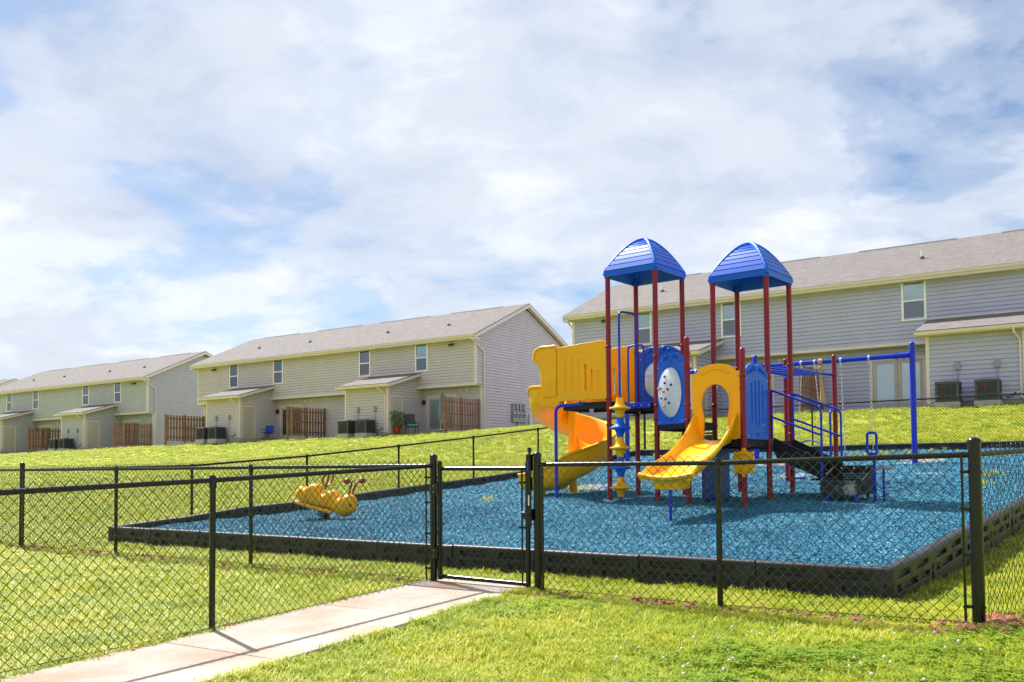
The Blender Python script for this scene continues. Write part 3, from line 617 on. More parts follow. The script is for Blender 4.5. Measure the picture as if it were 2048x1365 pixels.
def boards(mb_list, o, ex, nx, length_fn, h0, h1, holes=()):
    """lap boards on a vertical wall: o origin, ex along, nx outward; length_fn(h) -> (s0, s1); holes: (s0, s1, h0, h1)"""
    n = int(math.ceil((h1 - h0) / EX))
    for i in range(n):
        z = h0 + i * EX; zt = min(z + EX, h1); zm = (z + zt) / 2
        r = length_fn(z + EX * .5)
        if r is None or r[1] - r[0] < .05: continue
        segs = [r]
        for (a, b, c, d) in holes:
            if c < zm < d:
                ns = []
                for s0, s1 in segs:
                    if b <= s0 or a >= s1: ns.append((s0, s1)); continue
                    if a > s0: ns.append((s0, a))
                    if b < s1: ns.append((b, s1))
                segs = ns
        r0, r1 = length_fn(z), length_fn(zt)
        ns = []; off = (i * 1.37 + o[0] * .3 + o[1]) % 3.66
        for s0, s1 in segs:                                # butt joints between board lengths
            c = s0; j = (math.floor((s0 - off) / 3.66) + 1) * 3.66 + off
            while j < s1 - .4:
                if j - c > .4: ns.append((c, j - .0025)); c = j + .0025
                j += 3.66
            ns.append((c, s1))
        segs = ns
        for s0, s1 in segs:
            if s1 - s0 < .03: continue
            m = MB(); vs = []
            for zz, out in ((z, .034), (z, -.05), (zt - .007, -.05), (zt - .007, .006)):
                for s, rr_, k in ((s0, r0 if zz == z else r1, 0), (s1, r0 if zz == z else r1, 1)):
                    ss = s
                    if rr_ is not None and abs(s - r[k]) < 1e-6: ss = rr_[k]
                    vs.append((o[0] + ex[0] * ss + nx[0] * out, o[1] + ex[1] * ss + nx[1] * out, zz))
            m.add(vs, [(0, 1, 7, 6), (0, 2, 3, 1), (2, 4, 5, 3), (4, 6, 7, 5), (0, 6, 4, 2), (1, 3, 5, 7)]); mb_list.append(m)
def put_boards(lst, m, parent, single):
    if single:
        for b in lst: b.build('siding_board', m, parent)
    else:
        al = MB()
        for b in lst: al.add(b.v, b.f)
        tag(al.build('siding_boards', m, parent), kind='stuff')
def window(par, l, z0, z1, w=.88, p=0., muntin=True):
    f = MB(); x0, x1 = l - w / 2, l + w / 2; t = .055
    f.bb(x0 - .03, x0 + t, p - .05, p + .03, z0, z1); f.bb(x1 - t, x1 + .03, p - .05, p + .03, z0, z1)
    f.bb(x0 - .03, x1 + .03, p - .053, p + .03, z1 - .002, z1 + .05); f.bb(x0 - .045, x1 + .045, p - .065, p + .03, z0 - .05, z0 + .002)
    win = f.build('window', white_v, par); zm = (z0 + z1) / 2
    MB().bb(x0 + t, x1 - t, p - .035, p + .02, zm - .03, zm + .03).build('meeting_rail', white_v, win)
    MB().bb(x0 + t, x1 - t, p - .014, p - .010, zm + .03, z1).build('pane', glass, win); MB().bb(x0 + t, x1 - t, p - .004, p + .0, z0, zm - .03).build('pane', screen_g, win)
    if muntin:
        g = MB(); 
        for zz0, zz1, pp in ((zm + .03, z1, p - .009), (z0, zm - .03, p + .001)):
            for x in (x0 + t + .12, x1 - t - .12): g.bb(x - .007, x + .007, pp, pp + .004, zz0, zz1)
            for z in (zz0 + .12, zz1 - .12): g.bb(x0 + t, x1 - t, pp + .0005, pp + .0045, z - .007, z + .007)
        g.build('muntin', white_v, win)
    b = MB(); n = 26
    for i in range(n):
        z = z0 + (z1 - z0) * (i + .5) / n; b.box((l, p + .028, z), (w - 2 * t - .02, .004, (z1 - z0) / n * .86), rot=Matrix.Rotation(-.35, 3, 'X'))
    b.build('blind', blind_m, win)
def house(loc, yaw, name_label, side, single=False, seed=0, gable=True):
    sm = siding_mat('vinyl_siding_' + name_label.split()[0], side)
    H = thing('townhouse', name_label, 'townhouse', loc, yaw)
    He, Hr, Ho, rec = 5.36, 7.80, 2.62, .53; pe = -.42; slope = (Hr - He) / (HD / 2 - pe)
    MB().bb(-HL + .03, -.03, .11, HD - .05, Ho + .02, 5.25).build('upper_core', dark_in, H)
    MB().bb(-HL + .03, -.03, rec + .12, HD - .05, .02, Ho + .02).build('lower_core', dark_in, H)
    MB().bb(-HL - .02, .02, rec + .02, HD, -.7, .06).build('foundation', conc_f, H)
    wl = [-3.88, -8.35, -16.07, -20.5]; wz0, wz1 = 3.64, 5.16
    sheds = [(-7.5, -4.25), (-20.1, -16.8)]
    doors = []
    for a, b in sheds: doors += [(b + .42, b + 2.4), (a - 2.62, a - .64)]
    # front upper wall
    up = MB().bb(-HL, 0, .06, .1, Ho, 5.3).build('upper_wall', sm, H); L = []
    boards(L, (0, 0), (1, 0), (0, -1), lambda h: (-HL, 0), Ho + .1, 5.24, [(x - .44, x + .44, wz0, wz1) for x in wl]); put_boards(L, sm, up, single)
    lo = MB().bb(-HL, 0, rec + .06, rec + .1, 0, Ho).build('lower_wall', sm, H); L = []
    boards(L, (0, rec), (1, 0), (0, -1), lambda h: (-HL, 0), .06, Ho - .02, [(a - .05, b + .05, 0, 2.12) for a, b in doors] + [(a, b, 0, 3) for a, b in sheds]); put_boards(L, sm, lo, single)
    # end walls
    def gl(h):
        p0 = 0 if h > Ho else rec; zr = h
        if zr > He - .35:
            d = (zr - (He - .22)) / slope; p0 = max(p0, d + pe); p1 = HD - (d + pe) if d + pe > 0 else HD
            return (p0, p1) if p1 > p0 else None
        return (p0, HD)
    for x, nx, ex in ((0, (1, 0), (0, 1)), (-HL, (-1, 0), (0, 1))):
        g = MB(); xx = x - nx[0] * .06
        g.add([(xx, rec, 0), (xx, HD, 0), (xx, HD, 5.15), (xx, HD / 2, Hr - .2), (xx, 0, 5.15), (xx, 0, Ho), (xx, rec, Ho)], [(0, 1, 2, 3, 4, 5, 6)])
        g = g.build('end_wall', sm, H); L = []; boards(L, (x, 0), ex, nx, gl, .06, Hr - .35); put_boards(L, sm, g, False)
    # trim
    for x in (-HL, 0):
        t = MB(); s = 1 if x == 0 else -1
        t.bb(x - s * .10, x + s * .035, -.038, -.0, Ho + .03, 5.3); t.bb(x + s * .0, x + s * .038, -.036, .085, Ho + .03, 5.3)
        t.bb(x - s * .10, x + s * .035, rec - .038, rec, 0, Ho - .03); t.bb(x, x + s * .038, rec - .036, rec + .085, 0, Ho - .03)
        t.build('corner_trim', trim_m, H)
    MB().bb(-HL - .04, .04, -.045, rec + .0, Ho - .03, Ho + .0).build('overhang_soffit', soffit_m, H)
    MB().bb(-HL - .05, .05, -.052, -.006, Ho - .015, Ho + .10).build('overhang_trim', trim_m, H)
    MB().bb(-HL, 0, -.035, .0, 5.16, 5.3).build('frieze_trim', trim_m, H)
    # roof
    oh = .32; rf = MB()
    def slab(p0, z0, p1, z1, th=.05):
        vs = []
        for x in (-HL - oh, oh):
            vs += [(x, p0, z0), (x, p1, z1), (x, p1, z1 + th), (x, p0, z0 + th)]
        rf.add(vs, [(0, 1, 2, 3), (7, 6, 5, 4), (0, 4, 5, 1), (1, 5, 6, 2), (2, 6, 7, 3), (3, 7, 4, 0)])
    slab(pe - .06, He - .06 * slope, HD / 2, Hr); slab(HD - pe + .06, He - .06 * slope, HD / 2, Hr)
    ro = rf.build('roof', ROOF, H)
    for x0, x1 in ((-HL + 1.0, -19.5), (-17.6, -13.4), (-11.6, -7.4), (-5.6, -1.6)):
        r = MB(); z = Hr + .052; r.add([(x0, HD / 2 - .16, z - .16 * slope + .008), (x1, HD / 2 - .16, z - .16 * slope + .008), (x1, HD / 2, z + .03), (x0, HD / 2, z + .03), (x0, HD / 2 + .16, z - .16 * slope + .008), (x1, HD / 2 + .16, z - .16 * slope + .008), (x0, HD / 2, z - .02), (x1, HD / 2, z - .02)],
            [(0, 1, 2, 3), (3, 2, 5, 4), (0, 3, 6), (3, 4, 6), (1, 7, 2), (2, 7, 5), (0, 6, 7, 1), (4, 5, 7, 6)]); r.build('ridge_vent', mat('ridge_vent', (.10, .085, .08), .9), ro)
    for x in (-20.4, -15.3, -8.35, -3.5):
        p = 2.05; z = He + (p - pe) * slope + .05
        v = MB().lathe([(.04, 0), (.04, .36), (.001, .36)], 10, (x, p, z)).build('vent_pipe', white_v, ro, 50)
        f = MB().lathe([(.12, -.05), (.11, .03), (.045, .10)], 12, (x, p, z)); f.build('vent_boot', mat('vent_boot', (.05, .05, .05), .7), ro, 50)
    for s0 in (-HL - oh, oh):
        fa = MB(); sx = -1 if s0 < 0 else 1
        for a, b in ((pe - .06, HD / 2), (HD - pe + .06, HD / 2)):
            za, zb = He - .06 * slope, Hr
            vs = []
            for x in (s0 + sx * .012, s0 - sx * .025):
                vs += [(x, a, za - .20), (x, b, zb - .20), (x, b, zb - .004), (x, a, za - .004)]
            fa.add(vs, [(0, 1, 2, 3), (7, 6, 5, 4), (0, 4, 5, 1), (1, 5, 6, 2), (2, 6, 7, 3), (3, 7, 4, 0)])
        fa.bb(s0 - sx * .30, s0 + sx * .014, pe - .06, pe + .38, He - .28, He - .19)
        fa.build('rake_board', trim_m, H)
    for s0, s1 in ((0.025, oh - .026), (-HL - oh + .026, -HL - .025)):   # rake soffit strips below the roof edge
        rs = MB()
        for a, b in ((pe, HD / 2), (HD - pe, HD / 2)):
            za = He - .16; zb = Hr - .16
            rs.add([(s0, a, za), (s1, a, za), (s1, b, zb), (s0, b, zb), (s0, a, za + .02), (s1, a, za + .02), (s1, b, zb + .02), (s0, b, zb + .02)], [(0, 1, 2, 3), (7, 6, 5, 4), (0, 4, 5, 1), (1, 5, 6, 2), (2, 6, 7, 3), (3, 7, 4, 0)])
        rs.build('rake_soffit', soffit_m, H)
    so_ = MB().bb(-HL - oh + .03, oh - .03, pe + .0, -.0, He - .225, He - .20); so_ = so_.build('soffit', soffit_m, H)
    for k in range(13): MB().bb(-HL + 1.0 + k * 1.87, -HL + 1.0 + k * 1.87 + .28, pe + .12, pe + .26, He - .24, He - .2255).build('soffit_vent', trim_m, so_)
    def gutter(x0, x1, p, z):
        pr = [(p + .0, z + .0), (p + .0, z - .11), (p - .06, z - .11), (p - .085, z - .06), (p - .095, z - .0), (p - .085, z + .0), (p - .055, z - .085), (p - .012, z - .085), (p - .012, z)]
        g = MB().rings([[(x0, y, zz) for y, zz in pr], [(x1, y, zz) for y, zz in pr]]); return g
    MB().bb(-HL - oh + .03, oh - .03, pe - .005, pe + .02, He - .20, He - .005).build('fascia', trim_m, H)
    gutter(-HL - oh + .02, oh - .02, pe - .008, He + .0).build('gutter', trim_m, H)
    def spout(path, name='downspout', r=.042): MB().tube(fillet(path, .08, 3), r, 4).build(name, trim_m, H)
    for s, x in ((1, 0), (-1, -HL)):
        spout([(x + s * .1, pe - .05, He - .1), (x + s * .1, pe - .04, He - .26), (x + s * .09, rec + .12, He - .85), (x + s * .09, rec + .12, .12), (x + s * .25, rec + .1, .02)])
    for x in wl: window(H, x, wz0, wz1)
    # patio doors
    for a, b in doors:
        f = MB(); y0, y1 = rec - .045, rec + .04
        f.bb(a - .09, a, y0, y1, .0, 2.10); f.bb(b, b + .09, y0, y1, .0, 2.10); f.bb(a - .09, b + .09, y0 - .003, y1, 2.10, 2.20); f.bb(a, b, y0 - .02, y1, .0, .04)
        d = f.build('patio_door', trim_m, H); w = (b - a) / 2
        for k in (0, 1):
            x0, x1 = a + k * w + .006, a + (k + 1) * w - .006; lf = MB()
            lf.bb(x0, x0 + .14, rec - .02, rec + .03, .045, 2.09); lf.bb(x1 - .14, x1, rec - .02, rec + .03, .045, 2.09); lf.bb(x0 + .14, x1 - .14, rec - .02, rec + .03, .045, .30); lf.bb(x0 + .14, x1 - .14, rec - .02, rec + .03, 1.94, 2.09)
            lf.build('door_leaf', door_m, d); MB().bb(x0 + .14, x1 - .14, rec - .002, rec + .004, .30, 1.94).build('pane', glass, d)
            MB().bb(x0 + .15, x1 - .15, rec + .03, rec + .036, .31, 1.93).build('door_blind', white_v, d)
        MB().sphere((a + w - .08, rec - .055, 1.0), .03).build('door_knob', bolt_m, d, 60)
    # storage sheds
    for si, (a, b) in enumerate(sheds):
        pf = -2.5; z0, z1 = 2.70, 3.50; sl = (z1 - z0) / (0 - (pf - .38))
        MB().bb(a + .04, b - .04, pf + .07, .1, .02, 2.6).build('shed_core', dark_in, H); MB().bb(a - .01, b + .01, pf + .0, rec, -.6, .05).build('shed_foundation', conc_f, H)
        fw = MB().bb(a, b, pf + .05, pf + .07, 0, 2.7).build('shed_front_wall', sm, H); L = []
        boards(L, (0, pf), (1, 0), (0, -1), lambda h: (a, b), .06, 2.66); put_boards(L, sm, fw, single)
        def sf(h):
            q = rec if h < Ho - .04 else -.03
            if h > 2.68: 
                p0 = (h - 2.68) / sl + pf; return (p0, q) if p0 < q - .1 else None
            return (pf, q)
        for x, nx in ((b, (1, 0)), (a, (-1, 0))):
            w = MB(); xx = x - nx[0] * .05; w.add([(xx, pf, 0), (xx, rec, 0), (xx, rec, 2.6), (xx, -.0, 2.6), (xx, -.0, 3.36), (xx, pf, 2.66)], [(0, 1, 2, 3, 4, 5)]); w = w.build('shed_side_wall', sm, H); L = []
            boards(L, (x, 0), (0, 1), nx, sf, .06, 3.3, [(pf + .18, pf + 1.16, 0, 2.08)]); put_boards(L, sm, w, single and x == b)
            # door
            f = MB(); s = nx[0]; xo = x + s * .0; p0, p1 = pf + .22, pf + 1.12
            f.bb(xo - .03, xo + s * .04, p0 - .08, p0, 0, 2.03); f.bb(xo - .03, xo + s * .04, p1, p1 + .08, 0, 2.03); f.bb(xo - .03, xo + s * .042, p0 - .08, p1 + .08, 2.03, 2.11)
            d = f.build('shed_door', trim_m, H); lf = MB().bb(xo - .03, xo + s * .012, p0 + .004, p1 - .004, .02, 2.026).build('door_leaf', door_m, d)
            for (q0, q1) in ((.11, .42), (.50, .81)):
                for (c0, c1) in ((.22, .78), (.92, 1.52), (1.64, 1.88)):
                    MB().bb(xo + s * .010, xo + s * .022, p0 + q0, p0 + q1, c0, c1).build('door_panel', door_m, d, bevel=.008)
            MB().sphere((xo + s * .06, p1 - .09, .98), .03).build('door_knob', bolt_m, d, 60)
        for x, s in ((a, -1), (b, 1)): MB().bb(x - s * .09, x + s * .034, pf - .037, pf, 0, 2.6).bb(x, x + s * .037, pf - .034, pf + .085, 0, 2.6).build('corner_trim', trim_m, H)
        r = MB(); vs = []; p0, p1 = pf - .42, -.03; za, zb = z0 - .04 * sl, z1 + .0
        for x in (a - .34, b + .34): vs += [(x, p0, za), (x, p1, zb), (x, p1, zb + .05), (x, p0, za + .05)]
        r.add(vs, [(0, 1, 2, 3), (7, 6, 5, 4), (0, 4, 5, 1), (1, 5, 6, 2), (2, 6, 7, 3), (3, 7, 4, 0)]); r.build('shed_roof', ROOF, H)
        for x, s in ((a - .34, -1), (b + .34, 1)):
            rk = MB(); vs = []
            for xx in (x + s * .012, x - s * .025): vs += [(xx, p0, za - .17), (xx, p1, zb - .17), (xx, p1, zb - .004), (xx, p0, za - .004)]
            rk.add(vs, [(0, 1, 2, 3), (7, 6, 5, 4), (0, 4, 5, 1), (1, 5, 6, 2), (2, 6, 7, 3), (3, 7, 4, 0)])
            rk.build('shed_rake_board', trim_m, H)
        MB().bb(a - .31, b + .31, p0 + .03, pf - .0, za - .15, za - .125).build('shed_soffit', soffit_m, H); MB().bb(a - .31, b + .31, p0 + .025, p0 + .045, za - .125, za - .01).build('shed_fascia', trim_m, H)
        gutter(a - .35, b + .35, p0 + .022, za + .0).build('gutter', trim_m, H)
        spout([(b - .32, p0 - .03, za - .09), (b - .32, p0 - .02, za - .24), (b - .16, pf - .06, za - .5), (b - .16, pf - .06, .12), (b - .05, pf - .22, .03)])
        MB().bb(a - .3, b + .3, -.06, -.005, zb + .052, zb + .10).build('shed_flashing', trim_m, H)
        for dx in (1.05, 2.35):                            # disconnect boxes and pipes for the cooling units
            x = a + dx
            MB().bb(x - .08, x + .08, pf - .12, pf - .03, 1.22, 1.50).tube([(x, pf - .07, 1.22), (x, pf - .07, .75), (x - .05, pf - .25, .45)], .018, 6).build('disconnect_box', grey_m, H, bevel=.006)
        MB().tube(fillet([(b - .34, pf - .03, .30), (b - .38, pf - .12, .22), (b - .50, pf - .22, .10), (b - .62, pf - .4, .12)], .1), .022, 6).build('refrigerant_line', rubber, H, 60)
    # wall lamps and vents
    for a, b in sheds:
        for x in (b + .16, a - .38):
            MB().bb(x - .05, x + .05, rec - .06, rec - .02, 1.78, 1.98).bb(x - .07, x + .07, rec - .20, rec - .06, 1.72, 1.90).lathe([(.10, 1.90), (.02, 1.99)], 8, (x, rec - .13, 0)).build('wall_lamp', lamp_m, H, bevel=.004)
        for x in (b + 3.3, b + 2.75): MB().bb(x - .07, x + .07, rec - .07, rec - .02, 2.36, 2.50).build('wall_vent', trim_m, H, bevel=.006)
    for x in (-1.6, -HL + 1.9):
        MB().bb(x - .07, x + .07, -.06, -.02, 4.92, 5.04).lathe([(.05, 0), (.075, .13)], 10, (x + .1, -.10, 4.98), Matrix.Rotation(2.0, 3, 'X')).lathe([(.05, 0), (.075, .13)], 10, (x - .1, -.10, 4.98), Matrix.Rotation(2.0, 3, 'X')).build('flood_light', lamp_m, H, 40)
    if gable:                                              # electric meters on the end wall
        g = MB()
        for k in range(4):
            p = 3.55 + k * .38; g.bb(.03, .15, p - .14, p + .14, .98, 1.36); g.bb(.03, .13, p - .11, p + .11, 1.40, 1.78)
        g.bb(.03, .16, 3.40, 4.95, .68, .95); g.tube([(.09, 4.0, .70), (.09, 4.0, -.2)], .045, 8); mo = g.build('meter_bank', grey_m, H, bevel=.01)
        for k in range(4): MB().lathe([(.085, 0), (.085, .05), (.06, .09), (.001, .10)], 14, (.15, 3.55 + k * .38, 1.17), Matrix.Rotation(math.pi / 2, 3, 'Y')).build('electric_meter', galv, mo, 50)
        MB().bb(.03, .12, 5.25, 5.52, .62, 1.22).build('utility_box', mat('pale_grey_box', (.55, .56, .56), .5), H, bevel=.01)
    return H
YAW = R_(-34.3)
_c, _s = math.cos(YAW), math.sin(YAW)
HM = (-1.977, 49.625, 3.248); HR_ = (3.147 + HL * _c, 45.462 + HL * _s, 3.52); HLf = (-27.753, 68.402, 3.031); HF = (-53.5, 87.2, 2.9)
def hp(o, l, p, h=0.): return (o[0] + _c * l - _s * p, o[1] + _s * l + _c * p, o[2] + h)
house(HM, YAW, 'beige two storey townhouse row in the middle, behind the yellow slide', (.505, .45, .50))
house(HR_, YAW, 'grey-blue two storey townhouse row at the right behind the swings', (.42, .412, .60), single=True, gable=False)
house(HLf, YAW, 'sage green two storey townhouse row at the far left', (.41, .42, .465))
house(HF, YAW, 'most distant townhouse, only its roof corner showing at the left edge', (.55, .52, .49), gable=False)
# ------------------------------------------------------------------ patio fences, cooling units, patio furniture
_bm = {}
def patio_fence(o, l, label):
    loc = hp(o, l, 0); t = thing('patio_fence', label, 'fence', loc, YAW, 'brown wooden privacy fences between the patios')
    if not _bm:
        _bm['board'] = MB().bb(-.0, .018, -.07, .07, .04, 1.80).mesh('board'); _bm['board'].materials.append(fence_w)
        _bm['post'] = MB().bb(-.05, .05, -.05, .05, -.3, 1.84).mesh('post'); _bm['post'].materials.append(fence_w)
        _bm['rail'] = MB().bb(-.02, .02, -2.62, .40, -.04, .04).mesh('rail'); _bm['rail'].materials.append(fence_w)
    for p in (-2.66, -1.15, .38): x = link('post', _bm['post'], None, t); x.location = (0, p, 0)
    for z in (.3, .92, 1.55): x = link('rail', _bm['rail'], None, t); x.location = (0, 0, z)
    for i in range(13):
        x = link('board', _bm['board'], None, t); x.location = (.021, -2.5 + i * .232, random.uniform(-.012, .012))
    return t
patio_fence(HM, -.12, 'brown board fence at the right end of the beige townhouse, beside the grey umbrella')
patio_fence(HM, -12.2, 'brown board fence at the middle of the beige townhouse, right of the blue chair')
patio_fence(HM, -HL + .1, 'brown board fence at the left end of the beige townhouse')
patio_fence(HLf, -.12, 'brown board fence at the right end of the green townhouse')
patio_fence(HLf, -12.2, 'brown board fence at the middle of the green townhouse, near the left edge')
patio_fence(HR_, -12.2, 'brown board fence seen behind the hanging tan cloth and swing chains')
patio_fence(HR_, -HL + .1, 'brown board fence corner seen under the yellow slide deck')
_ac = []
def ac_unit(o, l, label):
    loc = hp(o, l, -3.12, -.06); g = 'grey cooling units beside the townhouse sheds'
    if not _ac:
        t = thing('air_conditioner', label, 'air conditioner', loc, YAW, g)
        MB().bb(-.42, .42, -.42, .42, -.25, .04).build('pad', conc_f, t)
        MB().bb(-.37, .37, -.37, .37, .07, .70).build('coil', ac_d, t)
        MB().bb(-.395, .395, -.395, .395, .04, .10).build('base_pan', ac_m, t, bevel=.01); MB().bb(-.40, .40, -.40, .40, .70, .80).build('top_cover', ac_m, t, bevel=.02)
        for x in (-1, 1):
            for y in (-1, 1): MB().bb(x * .31, x * .392, y * .31, y * .392, .10, .70).build('corner_post', ac_m, t)
        sl = MB().bb(-.008, .008, -.012, .012, .10, .70).mesh('grille_bar'); sl.materials.append(ac_m)
        for k in range(7):
            for rz, x, y in ((0, -.24 + k * .08, -.378), (0, -.24 + k * .08, .378), (math.pi / 2, .378, -.24 + k * .08), (math.pi / 2, -.378, -.24 + k * .08)):
                b = link('grille_bar', sl, None, t); b.location = (x, y, 0); b.rotation_euler = (0, 0, rz)
        MB().lathe([(.30, .80), (.30, .815), (.04, .83), (.001, .83)], 16).build('fan_guard', ac_d, t, 40)
        MB().bb(-.16, -.02, -.394, -.389, .60, .635).build('badge', red_c, t); _ac.append(t); return
    s = _ac[0]; t = s.copy(); COL.objects.link(t); t.location = loc; t['label'] = label
    for c in s.children: k = c.copy(); COL.objects.link(k); k.parent = t
ac_unit(HM, -6.72, 'left cooling unit of the pair in front of the beige shed nearest the plant'); ac_unit(HM, -5.35, 'right cooling unit of the pair in front of the beige shed nearest the plant')
ac_unit(HM, -19.45, 'left cooling unit of the pair at the beige house end by the brown fence'); ac_unit(HM, -18.25, 'right cooling unit of the pair at the beige house end by the brown fence')
ac_unit(HR_, -6.70, 'left cooling unit of the pair at the grey-blue shed'); ac_unit(HR_, -5.40, 'right cooling unit of the pair at the grey-blue shed')
ac_unit(HLf, -7.05, 'left cooling unit of the pair at the green shed'); ac_unit(HLf, -5.75, 'right cooling unit of the pair at the green shed')

def patio_things():
    dk = mat('dark_resin_wicker', (.035, .036, .042), .6, var=.3); cy = mat('cyan_cushion', (.01, .36, .42), .8, var=.08); um = mat('slate_umbrella_cloth', (.17, .20, .25), .8, var=.25, vscale=4)
    t = thing('patio_chair', 'dark reclining patio chair with cyan cushion beside the potted plant', 'chair', hp(HM, -3.15, -1.75), YAW + .9)
    s = MB(); s.bb(-.30, .30, -.50, .35, .30, .36); s.build('seat', dk, t, bevel=.01)
    b = MB(); b.box((0, .58, .70), (.6, .05, .85), rot=Matrix.Rotation(-.5, 3, 'X')); b.build('backrest', dk, t, bevel=.015)
    MB().box((0, -.1, .40), (.54, .75, .09)).build('cushion', cy, t, bevel=.03)
    for x in (-.29, .29):
        MB().tube(fillet([(x, .45, 0), (x, .30, .32), (x, .35, .6), (x, -.3, .58), (x, -.45, .0)], .12), .022, 6).build('arm_frame', dk, t, 50)
    t = thing('potted_plant', 'green leafy plant in a red pot in front of the beige shed door', 'plant', hp(HM, -4.0, -2.0), YAW)
    MB().lathe([(.15, 0), (.20, .32), (.22, .33), (.22, .38), (.19, .38), (.18, .30), (.001, .30)], 14).build('pot', mat('red_pot', (.38, .03, .02), .5), t, 40)
    lm = mat('plant_leaf', (.06, .17, .035), .5, var=.4, vscale=5); fo = MB(); rr = random.Random(3)
    for i in range(210):
        a = rr.uniform(0, 6.28); h = rr.uniform(.35, 1.25); r = rr.uniform(.05, .42) * math.sin(min(1, (h - .2) / .7) * 2.0) ; x, y = r * math.cos(a), r * math.sin(a); q = Matrix.Rotation(a, 3, 'Z') @ Matrix.Rotation(rr.uniform(-.3, 1.1), 3, 'Y')
        l = rr.uniform(.12, .22); fo.add([q @ Vector(p) + Vector((x, y, h)) for p in ((0, 0, 0), (l * .5, .04, .02), (l, 0, -.02), (l * .5, -.04, .02))], [(0, 1, 2, 3)])
    fo.build('foliage', lm, t)
    st = MB()
    for i in range(6): a = i * 1.05; st.tube([(0, 0, .28), (.1 * math.cos(a), .1 * math.sin(a), .6), (.22 * math.cos(a), .22 * math.sin(a), 1.0)], .012, 5)
    st.build('stem', mat('plant_stem', (.08, .09, .03), .8), t)
    t = thing('patio_umbrella', 'closed slate grey patio umbrella standing at the brown fence', 'umbrella', hp(HM, -.62, -2.2), YAW)
    MB().lathe([(.26, 0), (.25, .05), (.05, .09), (.03, .4), (.022, .45)], 16).build('base', dk, t, 40)
    MB().tube([(0, 0, .05), (0, 0, 2.30)], .02, 8).build('pole', grey_m, t, 60)
    rs = []
    for z, r in ((.62, .13), (.66, .17), (.9, .155), (1.3, .14), (1.7, .12), (1.8, .085), (1.88, .10), (2.1, .06), (2.22, .02)):
        rs.append([(r * (1 + .28 * math.cos(8 * 2 * math.pi * k / 32 + z)) * math.cos(2 * math.pi * k / 32), r * (1 + .28 * math.cos(8 * 2 * math.pi * k / 32 + z)) * math.sin(2 * math.pi * k / 32), z) for k in range(32)])
    MB().rings(rs).build('canopy', um, t, 70); MB().lathe([(.025, 2.22), (.03, 2.27), (.005, 2.36)], 8).build('finial', dk, t, 50)
    bl = mat('royal_blue_canvas', (.006, .07, .42), .8)
    t = thing('camping_chair', 'blue folding camping chair on the beige townhouse patio', 'chair', hp(HM, -16.25, -.75), YAW + .35)
    MB().add([(-.27, -.25, .42), (.27, -.25, .42), (.25, .22, .36), (-.25, .22, .36)], [(0, 1, 2, 3)]).build('seat', bl, t); MB().add([(-.27, .22, .36), (.27, .22, .36), (.29, .34, .88), (-.29, .34, .88)], [(0, 1, 2, 3)]).build('backrest', bl, t)
    for p in ([(-.3, -.28, 0), (.28, .30, .45), (.29, .34, .88)], [(.3, -.28, 0), (-.28, .30, .45), (-.29, .34, .88)], [(-.3, .3, 0), (.28, -.26, .45)], [(.3, .3, 0), (-.28, -.26, .45)]): MB().tube(p, .012, 6).build('leg', lamp_m, t)
    for x in (-.3, .3): MB().tube([(x, -.28, .62), (x, .28, .64)], .02, 6).tube([(x, -.27, .42), (x, -.28, .62)], .01, 5).build('armrest', bl, t)
patio_things()
# ------------------------------------------------------------------ play structure (local x = right and towards the gate, local y = right and back)
PY = R_(-39); PO = (2.51, 15.57, .67); S = .975
PS = thing('play_structure', 'two tower playground structure with maroon posts, blue roofs and yellow slides', 'play structure', PO, PY)
PA, PB, PC, PD = (-S, 0), (0, 0), (0, S), (-S, S)
A2, B2, C2, D2, E1, F1 = (.782, .625), (1.757, .625), (1.757, 1.6), (.782, 1.6), (.782, -.35), (1.757, -.35); G1, H1 = (.782, 3.8), (1.757, 3.8)
PR = .0455
def clamp(p, z, ang, parent):
    c = MB().lathe([(PR + .004, z - .022), (PR + .011, z - .016), (PR + .011, z + .016), (PR + .004, z + .022)], 14, (p[0], p[1], 0))
    c.box((p[0] + .062 * math.cos(ang), p[1] + .062 * math.sin(ang), z), (.045, .03, .03), rz=ang); return c.build('clamp', maroon, parent, 40)
def ps_post(p, top, clamps, cap=True, base=-.5):
    mb = MB().lathe([(PR, base), (PR, top - .05)] + ([(PR * .98, top - .03), (PR * .8, top - .008), (PR * .4, top), (.001, top + .002)] if cap else [(PR, top)]), 16, (p[0], p[1], 0))
    o = mb.build('post', maroon, PS, 50)
    for z, a in clamps: clamp(p, z, a, o)
    return o
D1, DK2 = 1.66, .98
q = math.pi / 2
ps_post(PA, 4.02, [(2.72, math.pi), (1.78, math.pi), (1.60, 0), (1.30, 0)], False); ps_post(PB, 4.02, [(2.46, -1.2), (1.60, -1.2), (1.36, -1.2), (1.10, -1.2)], False); ps_post(PC, 4.02, [(2.75, math.pi), (1.6, -q)], False); ps_post(PD, 4.02, [(2.7, 0), (1.6, 0), (1.52, math.pi)], False)
ps_post(A2, 3.77, [(1.6, q), (1.25, q)], False); ps_post(B2, 3.77, [(2.02, -q), (1.78, 0), (1.10, -q), (.9, -q)], False); ps_post(C2, 3.77, [(2.32, q), (1.76, 0), (1.1, q)], False); ps_post(D2, 3.77, [(2.32, q), (1.1, q)], False)
ps_post(E1, 2.69, [(2.42, 2), (2.16, 0), (1.56, 2), (1.30, 2)]); ps_post(F1, 2.42, [(1.98, q), (1.78, math.pi), (1.02, q), (.85, 0)]); ps_post(G1, 2.70, [(2.05, -q), (1.35, -q), (.3, 0)]); ps_post(H1, 2.70, [(2.30, -q), (1.62, -q)])
